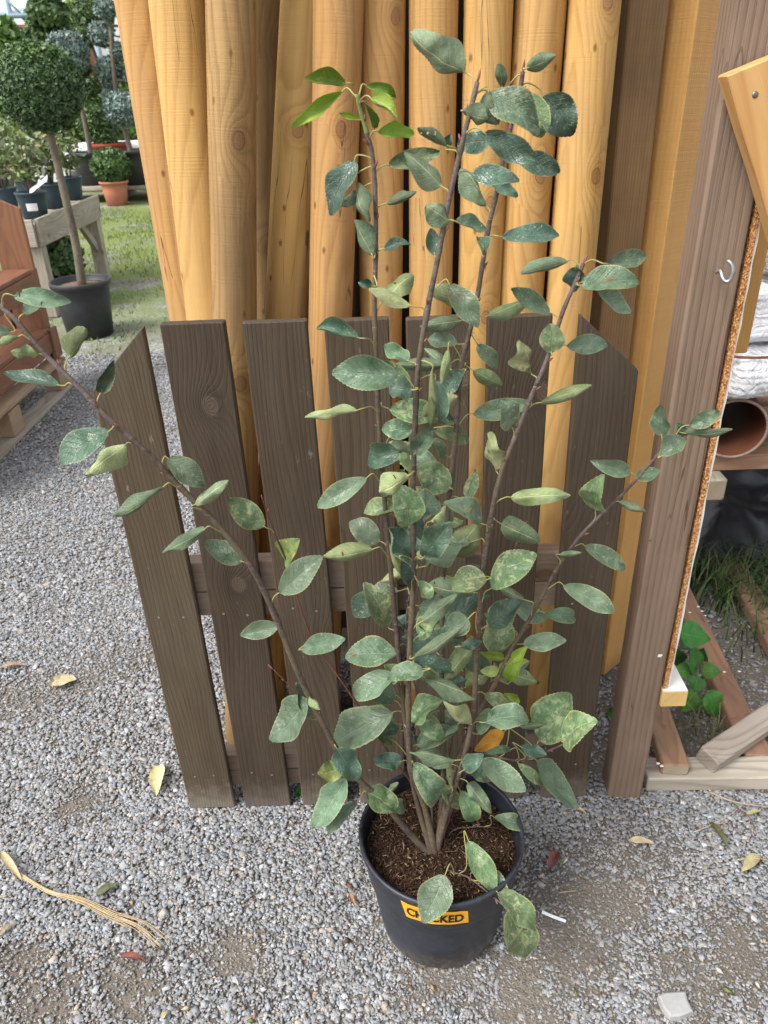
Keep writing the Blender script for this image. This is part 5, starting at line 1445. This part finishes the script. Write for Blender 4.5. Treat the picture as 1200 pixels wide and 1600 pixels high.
# ================================================================== LEFT: STEPPED STAND, TOPIARY, BENCH
def make_stand():
    root = empty('stepped_stand', (-2.2, 4.0, 0), 'red brown stained stepped wooden stand on a pallet at left', 'stand')
    yf, yn = 4.50, 2.9
    fr = {1: at(52, 420, yf), 2: at(79, 512, yf)}
    for k in (1, 2):
        x, z = fr[k][0], fr[k][2]
        depth = 0.30 if k == 1 else 0.42
        for j in range(2):
            xx = x - 0.005 - depth / 4 - j * depth / 2
            board('tread', (xx, yn, z - 0.011), (xx, yf, z - 0.011), depth / 2 - 0.004, 0.022, M_REDW, root, facing=(0, 0, 1), seg=6)
        board('fascia', (x - 0.012, yn, z - 0.022 - 0.058), (x - 0.012, yf - 0.002, z - 0.022 - 0.058), 0.112, 0.020, M_REDW, root, facing=(1, 0, 0), seg=6)
    x1, z1 = fr[1][0], fr[1][2]; x2, z2 = fr[2][0], fr[2][2]
    board('end_post', (x1 - 0.015, yf + 0.012, 0.2), (x1 - 0.015, yf + 0.012, z1 - 0.004), 0.09, 0.022, M_REDW, root, facing=(1, 0, 0), seg=4)
    board('end_post', (x2 + 0.000, yf + 0.012, 0.2), (x2 + 0.000, yf + 0.012, z2 - 0.004), 0.10, 0.022, M_REDW, root, facing=(1, 0, 0), seg=4)
    board('end_panel', (x1 - 0.17, yf + 0.060, 0.2), (x1 - 0.17, yf + 0.060, z1 - 0.03), 0.22, 0.02, M_REDW, root, facing=(0, -1, 0), seg=4)
    # upright pointed boards at the back
    for cx, zt2 in ((at(29, 420, 4.53)[0], at(8, 300, 4.53)[2]), (at(29, 420, 4.53)[0] - 0.205, at(-30, 296, 4.53)[2])):
        board('back_board', (cx, 4.53, z1 - 0.35), (cx, 4.53, zt2), 0.185, 0.022, M_REDW, root, facing=(0, -1, 0), seg=5, cut1=(0.0, 0.085))
    # pallet underneath
    pr = empty('pallet', (-2.2, 4.0, 0), 'worn wooden pallet under the red brown stepped stand', 'pallet')
    xe = at(97, 556, yf)[0]; zt_ = at(97, 556, yf)[2] - 0.03
    for j in range(4): board('deck_board', (xe - 0.055 - j * 0.16, yn, zt_), (xe - 0.055 - j * 0.16, yf + 0.05, zt_), 0.105, 0.022, M_PALLET, pr, facing=(0, 0, 1), seg=5)
    for yy in (yf - 0.02, 3.78, 3.1):
        board('block', (xe - 0.6, yy, zt_ * 0.5), (xe - 0.005, yy, zt_ * 0.5), 0.10, zt_ - 0.045, M_PALLET, pr, facing=(0, -1, 0), seg=3) if False else None
        for xx in (xe - 0.06, xe - 0.46): board('block', (xx, yy - 0.07, zt_ / 2), (xx, yy + 0.07, zt_ / 2), 0.10, max(0.05, zt_ - 0.046), M_PALLET, pr, facing=(0, 0, 1), seg=2)
    board('base_board', (xe - 0.045, yn, 0.011), (xe - 0.045, yf + 0.05, 0.011), 0.11, 0.020, M_GREYW, pr, facing=(0, 0, 1), seg=5)
make_stand()

def foliage_obj(name, parent, loc, V, Fq, col): 
    return np_mesh(name, V - np.asarray(loc)[None], Fq, M_FOLI, parent, Matrix.Translation(Vector(loc)), col=col)
BOX = [(0.052, 0.115, 0.036), (0.080, 0.160, 0.050), (0.120, 0.205, 0.068), (0.065, 0.125, 0.055)]
def topiary():
    c = at(124, 437, 5.72); pos = (c[0], 5.72, 0.0); rt = 0.205
    root = empty('topiary_tree', pos, 'ball topped topiary tree with bare trunk in black pot', 'tree')
    lathe('pot', pot_profile(rt, rt * 0.80, c[2] + 0.0, 0.016), M_POTBG, pos, root, 48)
    lathe('mulch', [(0.001, 0.012), (rt * 0.6, 0.008), (rt - 0.014, 0.0)], plain('bark_chips', (0.26, 0.17, 0.12), 0.9, 0.2, 60, 0.4, 1.0), (pos[0], pos[1], c[2] - 0.045), root, 32)
    bc = at(62, 136, 5.72); R_ = 64 * (5.72 / ray(62, 136)[1]) / FPX
    tp = [(pos[0] + 0.01, pos[1], c[2] - 0.06), (pos[0] + 0.03, pos[1], c[2] + 0.25), at(100, 300, 5.72), at(80, 215, 5.72), bc]
    tube('trunk', smooth_path(tp, 5), [0.032 - 0.008 * min(1, i / 14) for i in range(21)], M_TRUNKBG, root, 12)
    P, d = ball_points(30000, R_, rng, 0.74, 0.98, 0.03)
    P[:600] *= rng.uniform(1.0, 1.10, (600, 1))                                  # stray shoots
    V, Fq, col = leaf_cloud(P + bc, d, 0.017, BOX, rng, 1.6)
    hi = (np.repeat(d[:, 2], 4) > 0.55) & (np.repeat(rng.uniform(0, 1, len(d)), 4) < 0.55); col[hi] = col[hi] * 0.5 + np.array([0.10, 0.20, 0.035]) * 0.6  # upper leaves lightened, painting in the light from above
    foliage_obj('crown', root, bc, V, Fq, col)
topiary()

def bench():
    root = empty('potting_bench', (-3.1, 6.9, 0), 'weathered grey timber bench holding blue nursery pots', 'bench')
    x1, y0, y1 = -2.59, 6.25, 7.74; x0 = -3.9; z = 0.75
    board('side_board', (x1, y0, z - 0.10), (x1, y1, z - 0.10), 0.20, 0.032, M_GREYW, root, facing=(1, 0, 0), seg=6)
    board('end_board', (x0, y0 - 0.018, z - 0.10), (x1 - 0.018, y0 - 0.018, z - 0.10), 0.20, 0.032, M_GREYW, root, facing=(0, -1, 0), seg=6)
    for j in range(8): board('top_board', (x1 - 0.10 - j * 0.155, y0 + 0.0, z - 0.055), (x1 - 0.10 - j * 0.155, y1, z - 0.055), 0.145, 0.024, M_GREYW, root, facing=(0, 0, 1), seg=4)
    board('leg', (x1 - 0.06, y0 + 0.05, 0), (x1 - 0.06, y0 + 0.05, z - 0.068), 0.11, 0.10, M_GREYW, root, seg=4)
    board('leg', (x1 - 0.06, y1 - 0.06, 0), (x1 - 0.06, y1 - 0.06, z - 0.068), 0.11, 0.10, M_GREYW, root, seg=4)
    board('leg', (x0 + 0.06, y0 + 0.05, 0), (x0 + 0.06, y0 + 0.05, z - 0.068), 0.11, 0.10, M_GREYW, root, seg=4)
    board('brace', (x1 - 0.06, y1 - 0.09, 0.28), (x1 - 0.06, y1 - 0.45, z - 0.16), 0.07, 0.04, M_GREYW, root, facing=(1, 0, 0), seg=3)
bench()
SHR = [(0.14, 0.21, 0.05), (0.19, 0.27, 0.07), (0.10, 0.16, 0.04), (0.26, 0.28, 0.08), (0.42, 0.46, 0.34)]  # the last, pale tone paints white glints onto some leaves
def bench_pot(px, py, r, h, label, seed, fh=0.42, nl=420, tagged=False):
    p = gz(px, py, 0.708); p[2] = 0.7085
    root = empty('potted_plant', p, label, 'potted plant', 'blue pots on the bench')
    lathe('pot', pot_profile(r, r * 0.78, h, 0.008), M_POTBLUE, p, root, 32)
    lathe('soil', [(0.001, 0.004), (r - 0.012, 0.0)], M_SOIL, (p[0], p[1], p[2] + h * 0.88), root, 24)
    rg = np.random.default_rng(seed); V, Fc = [], []; tips = []
    b = np.array([p[0], p[1], p[2] + h * 0.86])
    for k in range(11):
        a = rg.uniform(0, 6.28); o = rg.uniform(0.05, 0.20); hh = fh * rg.uniform(0.6, 1.05)
        q = [b + np.array([math.cos(a), math.sin(a), 0]) * 0.015, b + np.array([math.cos(a) * o * .4, math.sin(a) * o * .4, hh * .45]), b + np.array([math.cos(a) * o, math.sin(a) * o, hh])]
        sp = smooth_path(q, 3); tube_geo(sp, [0.005 - 0.0005 * i for i in range(len(sp))], 5, V, Fc); tips += sp[2:]
    o0 = Vector(b); mesh_obj('stems', [v - o0 for v in V], Fc, M_TRUNKBG, root, Matrix.Translation(o0), smooth=True)
    C = np.array(tips)[rg.integers(0, len(tips), nl)] + rg.normal(0, 0.045, (nl, 3)); C = C[C[:, 2] > b[2] + fh * 0.22]
    Vl, Fl, cl = leaf_cloud(C, np.tile([[0, 0, 0.8]], (len(C), 1)), 0.030, SHR, rg, 1.9)
    foliage_obj('foliage', root, b, Vl, Fl, cl)
    if tagged:
        V = []; 
        for i in range(7):
            an = -math.pi / 2 - 0.1 + 0.75 * i / 6
            for zz in (0.35, 0.62): rr_ = r * (0.78 + 0.20 * zz / 0.66 * 0.6 + .035); V.append((p[0] + (rr_ + .004) * math.cos(an), p[1] + (rr_ + .004) * math.sin(an), p[2] + h * zz))
        o = Vector(p); mesh_obj('label', [Vector(v) - o for v in V], [(2 * i, 2 * i + 2, 2 * i + 3, 2 * i + 1) for i in range(6)], M_TAG, root, Matrix.Translation(o), smooth=True)
        a = b + np.array([0.02, -0.06, 0.03]); tg = board('price_tag', a, a + np.array([0.17, -0.02, 0.10]), 0.075, 0.002, M_TAG, root, facing=(-0.5, -0.5, 0.8), ch=0.0005, seg=1)
bench_pot(57, 342, 0.118, 0.205, 'blue potted plant with white labels at the bench corner', 1, 0.50, 480, True)
bench_pot(88, 325, 0.110, 0.20, 'blue potted plant right behind the topiary trunk', 2, 0.50, 480)
bench_pot(115, 312, 0.110, 0.20, 'blue potted plant nearest the far end of the bench', 3, 0.42, 420)
bench_pot(14, 330, 0.105, 0.19, 'blue potted plant at the left picture edge above red board', 4, 0.50, 480)
bench_pot(48, 314, 0.105, 0.19, 'blue potted plant hidden behind the labelled one', 5, 0.50, 420)
bench_pot(4, 308, 0.105, 0.19, 'leafy plant in blue pot furthest left on the bench', 6, 0.55, 520)
def under_bench():
    p = np.array([at(100, 440, 6.75)[0], 6.75, 0.0]); root = empty('potted_box_bush', p, 'small dark bush in green pot in the shade under bench', 'potted plant')
    lathe('pot', pot_profile(0.17, 0.14, 0.24, 0.01), M_POTGREEN, p, root, 32)
    c = p + np.array([0, 0, 0.38]); P, d = ball_points(2200, 0.20, rng, 0.5, 0.8, 0.1); V, Fq, col = leaf_cloud(P + c, d, 0.035, BOX, rng); foliage_obj('foliage', root, c, V, Fq, col)
under_bench()

# ================================================================== FURTHER BACK
def ball_plant(px, py, rt, h, rball, mat, label, name='potted_ball_bush', n=4200, cols=BOX, z0=0.0, leaf=0.03):
    p = gz(px, py, z0); p[2] = z0
    root = empty(name, p, label, 'potted plant')
    lathe('pot', pot_profile(rt, rt * 0.74, h, 0.03), mat, p, root, 40)
    c = p + np.array([0, 0, h + rball * 0.72]); P, d = ball_points(n, rball, rng, 0.6, 0.88, 0.04); V, Fq, col = leaf_cloud(P + c, d, leaf, cols, rng); foliage_obj('foliage', root, c, V, Fq, col)
ball_plant(184, 320, 0.215, 0.36, 0.30, M_TERRA, 'clipped green box ball in terracotta pot on the ground', n=5200, cols=[(0.07, 0.14, 0.03), (0.11, 0.19, 0.045), (0.045, 0.10, 0.022)], leaf=0.040)
def back_deck():
    root = empty('pallet_deck', (-4.2, 14.2, 0), 'low weathered pallet deck carrying large pots at the back', 'pallet')
    for j in range(4): board('deck_board', (-5.6, 13.75 + j * 0.30, 0.22), (-3.0, 13.75 + j * 0.30, 0.22), 0.27, 0.05, M_GREYW, root, facing=(0, 0, 1), seg=3)
    for x in (-5.4, -4.3, -3.2): board('bearer', (x, 13.65, 0.09), (x, 14.8, 0.09), 0.16, 0.17, M_GREYW, root, facing=(0, 0, 1), seg=2)
back_deck()
BLUE = [(0.18, 0.26, 0.235), (0.25, 0.34, 0.31), (0.13, 0.19, 0.17), (0.30, 0.39, 0.36)]
DKG = [(0.055, 0.115, 0.035), (0.09, 0.165, 0.05), (0.14, 0.23, 0.07)]
BRG = [(0.14, 0.26, 0.05), (0.20, 0.34, 0.07), (0.09, 0.17, 0.04)]
def pom_tree(trunk_px, base_z, yy, poms, cols, label, potspec=None, leaf=0.028, name='pompom_tree', dens=2600):
    b = at(*trunk_px[0], yy)
    base = np.array([b[0], yy, base_z])
    root = empty(name, base, label, 'tree')
    if potspec:
        rt, h, m = potspec; lathe('pot', pot_profile(rt, rt * 0.75, h, 0.03), m, base, root, 32)
    tp = [base + np.array([0, 0, 0.02])] + [at(*q, yy) for q in trunk_px[1:]]
    sp = smooth_path(tp, 4); tube('trunk', sp, [0.055 * (1 - 0.6 * i / len(sp)) for i in range(len(sp))], M_TRUNKBG, root, 8)
    Va, Fa, Ca, k0 = [], [], [], 0
    bv, bf = [], []
    for (px, py, r) in poms:
        c = at(px, py, yy + rnd.uniform(-0.25, 0.25)); R_ = r * (yy / ray(px, py)[1]) / FPX
        P, d = ball_points(int(dens * (R_ / 0.25) ** 2), R_, rng, 0.55, 0.9, 0.08)
        V, Fq, col = leaf_cloud(P + c, d, leaf, cols, rng, 2.2); Va.append(V); Fa.append(Fq + k0); Ca.append(col); k0 += len(V)
        near = min(sp, key=lambda q: np.linalg.norm(q - c)); tube_geo([near, (np.array(near) + c) / 2 - np.array([0, 0, 0.05]), c], [0.022, 0.018, 0.012], 6, bv, bf)
    o0 = Vector(base)
    mesh_obj('limb', [v - o0 for v in bv], bf, M_TRUNKBG, root, Matrix.Translation(o0), smooth=True)
    foliage_obj('crown', root, base, np.concatenate(Va), np.concatenate(Fa), np.concatenate(Ca))
pom_tree([(214, 288), (205, 240), (182, 150), (172, 40)], 0.25, 13.9, [(165, 15, 17), (158, 54, 20), (187, 80, 15), (170, 108, 21), (176, 150, 18), (192, 170, 28), (205, 30, 18), (208, 118, 18)], BLUE, 'blue grey pompom cypress in black pot next to the poles', (0.32, 0.52, M_POTBG))
pom_tree([(183, 284), (180, 235), (172, 180), (160, 120), (140, 60)], 0.25, 14.8, [(135, 22, 24), (130, 60, 17), (142, 135, 17), (152, 195, 30), (128, 105, 14), (165, 215, 18)], DKG, 'dark green cloud pruned conifer in red pot at the back', (0.34, 0.58, M_REDPOT))
pom_tree([(145, 290), (143, 250), (128, 170), (112, 110)], 0.25, 14.0, [(105, 84, 34), (122, 150, 12)], BLUE, 'pale blue conifer ball on a bare stem in black pot', (0.27, 0.50, M_POTBG))
pom_tree([(75, 250), (75, 180), (76, 90), (74, 10)], 0.0, 17.5, [(75, 110, 46), (76, 60, 38), (75, 20, 30), (74, -20, 20), (78, 160, 48)], DKG, 'tall dark green conifer behind the topiary ball', None, 0.07, 'conifer', 700)
pom_tree([(10, 260), (8, 200), (4, 120), (2, 60)], 0.0, 16.0, [(4, 55, 26), (-14, 90, 34), (8, 110, 28), (-10, 160, 40), (14, 190, 40)], BRG, 'bright green leafy tree at the top left edge', None, 0.08, 'leafy_tree', 500)
pom_tree([(140, 260), (138, 200), (136, 120), (135, 20)], 0.0, 19.0, [(135, 14, 30), (120, 40, 26), (150, 36, 26), (132, 170, 30), (110, 200, 40), (160, 240, 40), (200, 210, 50), (230, 140, 50), (235, 60, 40)], BRG, 'fresh green conifer standing behind the pompom trees', None, 0.08, 'conifer', 500)
# wrapped bales behind pots
for (px, py, s_, lab, sd) in ((180, 244, (0.85, 0.35, 0.24), 'pale plastic wrapped bale behind the red pot', 3.0), (95, 292, (0.35, 0.3, 0.25), 'pale plastic wrapped bale behind the bench pots', 8.0)):
    c = at(px, py, 15.6); c[2] = max(c[2], s_[2])
    o = crumple('plastic_bale', c, s_, lab, sd, 0.1, M_TAG); o['category'] = 'bale'; o['group'] = 'plastic wrapped bales'
# hedge mass far behind
def hedge():
    n = 36000
    x = rng.uniform(-18, 9, n); f = np.array([mnoise.noise(Vector((v * 0.9, 0.3, 0))) for v in x])
    top = 1.55 + 0.5 * f
    z = rng.uniform(0, 1, n) ** 0.8 * top; y = 23 + rng.uniform(-0.5, 0.8, n) + 0.3 * np.sin(x * 3 + z * 2)
    V, Fq, col = leaf_cloud(np.stack([x, y, z], 1), np.tile([[0, -1.0, 0.5]], (n, 1)), 0.11, DKG + BRG[:1] + [(0.16, 0.20, 0.07)], rng, 1.7)
    o = np_mesh('far_hedge', V, Fq, M_FOLI, col=col); tag(o, 'mixed green hedge mass at the far side of the yard', kind='stuff')
hedge()
# brown hut and steel greenhouse frame
def hut():
    c = at(48, 60, 20.5); y = 20.5
    root = empty('wooden_hut', (c[0], y, 0), 'orange brown wooden hut with gable under the greenhouse frame', 'hut')
    w = 1.15; zt = at(48, 62, y)[2]; ze = zt - 0.1
    def box(name, x0, x1, y0, y1, z0, z1, m):
        V = [(x, yy, z) for z in (z0, z1) for yy in (y0, y1) for x in (x0, x1)]; o = Vector((x0, y0, z0))
        return mesh_obj(name, [Vector(v) - o for v in V], [(0, 2, 3, 1), (4, 5, 7, 6), (0, 1, 5, 4), (2, 6, 7, 3), (0, 4, 6, 2), (1, 3, 7, 5)], m, root, Matrix.Translation(o))
    for i in range(9): box('wall_board', c[0] - w / 2 + i * w / 9, c[0] - w / 2 + (i + 1) * w / 9 - 0.012, y, y + 0.03, 0.05, ze, M_REDW)
    V = [(-w / 2 - .05, 0, ze), (w / 2 + .05, 0, ze), (0, 0, ze + 0.34), (-w / 2 - .05, 1.2, ze), (w / 2 + .05, 1.2, ze), (0, 1.2, ze + 0.34)]
    o = Vector((c[0], y - .05, 0)); mesh_obj('roof', V, [(0, 1, 2), (5, 4, 3), (1, 4, 5, 2), (0, 2, 5, 3), (0, 3, 4, 1)], M_REDW, root, Matrix.Translation(o))
    box('back_panel', c[0] - 0.75, c[0] + 0.95, y + 1.3, y + 1.36, 0.0, at(48, 38, y + 1.3)[2], M_REDW)
hut()
M_GLASS = plain('milky_glass', (0.62, 0.70, 0.74), 0.25, 0.5, 10, 0.05, 0.0)
def greenhouse():
    y = 24.0
    root = empty('greenhouse', (at(60, 30, y)[0], y, 0), 'pale blue steel greenhouse frame with milky glass roof', 'greenhouse')
    M_FR = plain('blue_steel', (0.30, 0.42, 0.50), 0.4, 0.4, 20, 0.1, 0.0)
    def bar(a, b, r): tube('steel_bar', [a, b], r, M_FR, root, 6)
    top = at(60, 24, y)[2]
    xl, xr = -16.0, -6.0
    col_b = at(26, 70, y); bar((col_b[0], y - .05, 0), (col_b[0], y - 0.05, top + 1.0), 0.10)
    bar((xr - 1.2, y - .05, 0), (xr - 1.2, y - .05, top + 1), 0.08)
    bar((xl, y - .1, top), (xr, y - .1, top), 0.06); bar((xl, y - .1, top + 0.55), (xr, y - .1, top + 0.55), 0.06)
    for i in range(10):
        x = xl + i * (xr - xl) / 10; dx = (xr - xl) / 10
        bar((x, y - .1, top), (x + dx / 2, y - .1, top + 0.55), 0.03); bar((x + dx / 2, y - .1, top + .55), (x + dx, y - .1, top), 0.03)
    for i in range(8):
        x = xl + i * (xr - xl) / 8; dx = (xr - xl) / 8 - 0.06
        V = [(0, 0, 0), (dx, 0, 0), (dx, 3, 1.6), (0, 3, 1.6), (0, 0, -.03), (dx, 0, -.03), (dx, 3, 1.57), (0, 3, 1.57)]
        mesh_obj('roof_pane', V, [(0, 1, 2, 3), (7, 6, 5, 4), (0, 4, 5, 1), (1, 5, 6, 2), (2, 6, 7, 3), (3, 7, 4, 0)], M_GLASS, root, Matrix.Translation(Vector((x, y, top + 0.08))))
greenhouse()
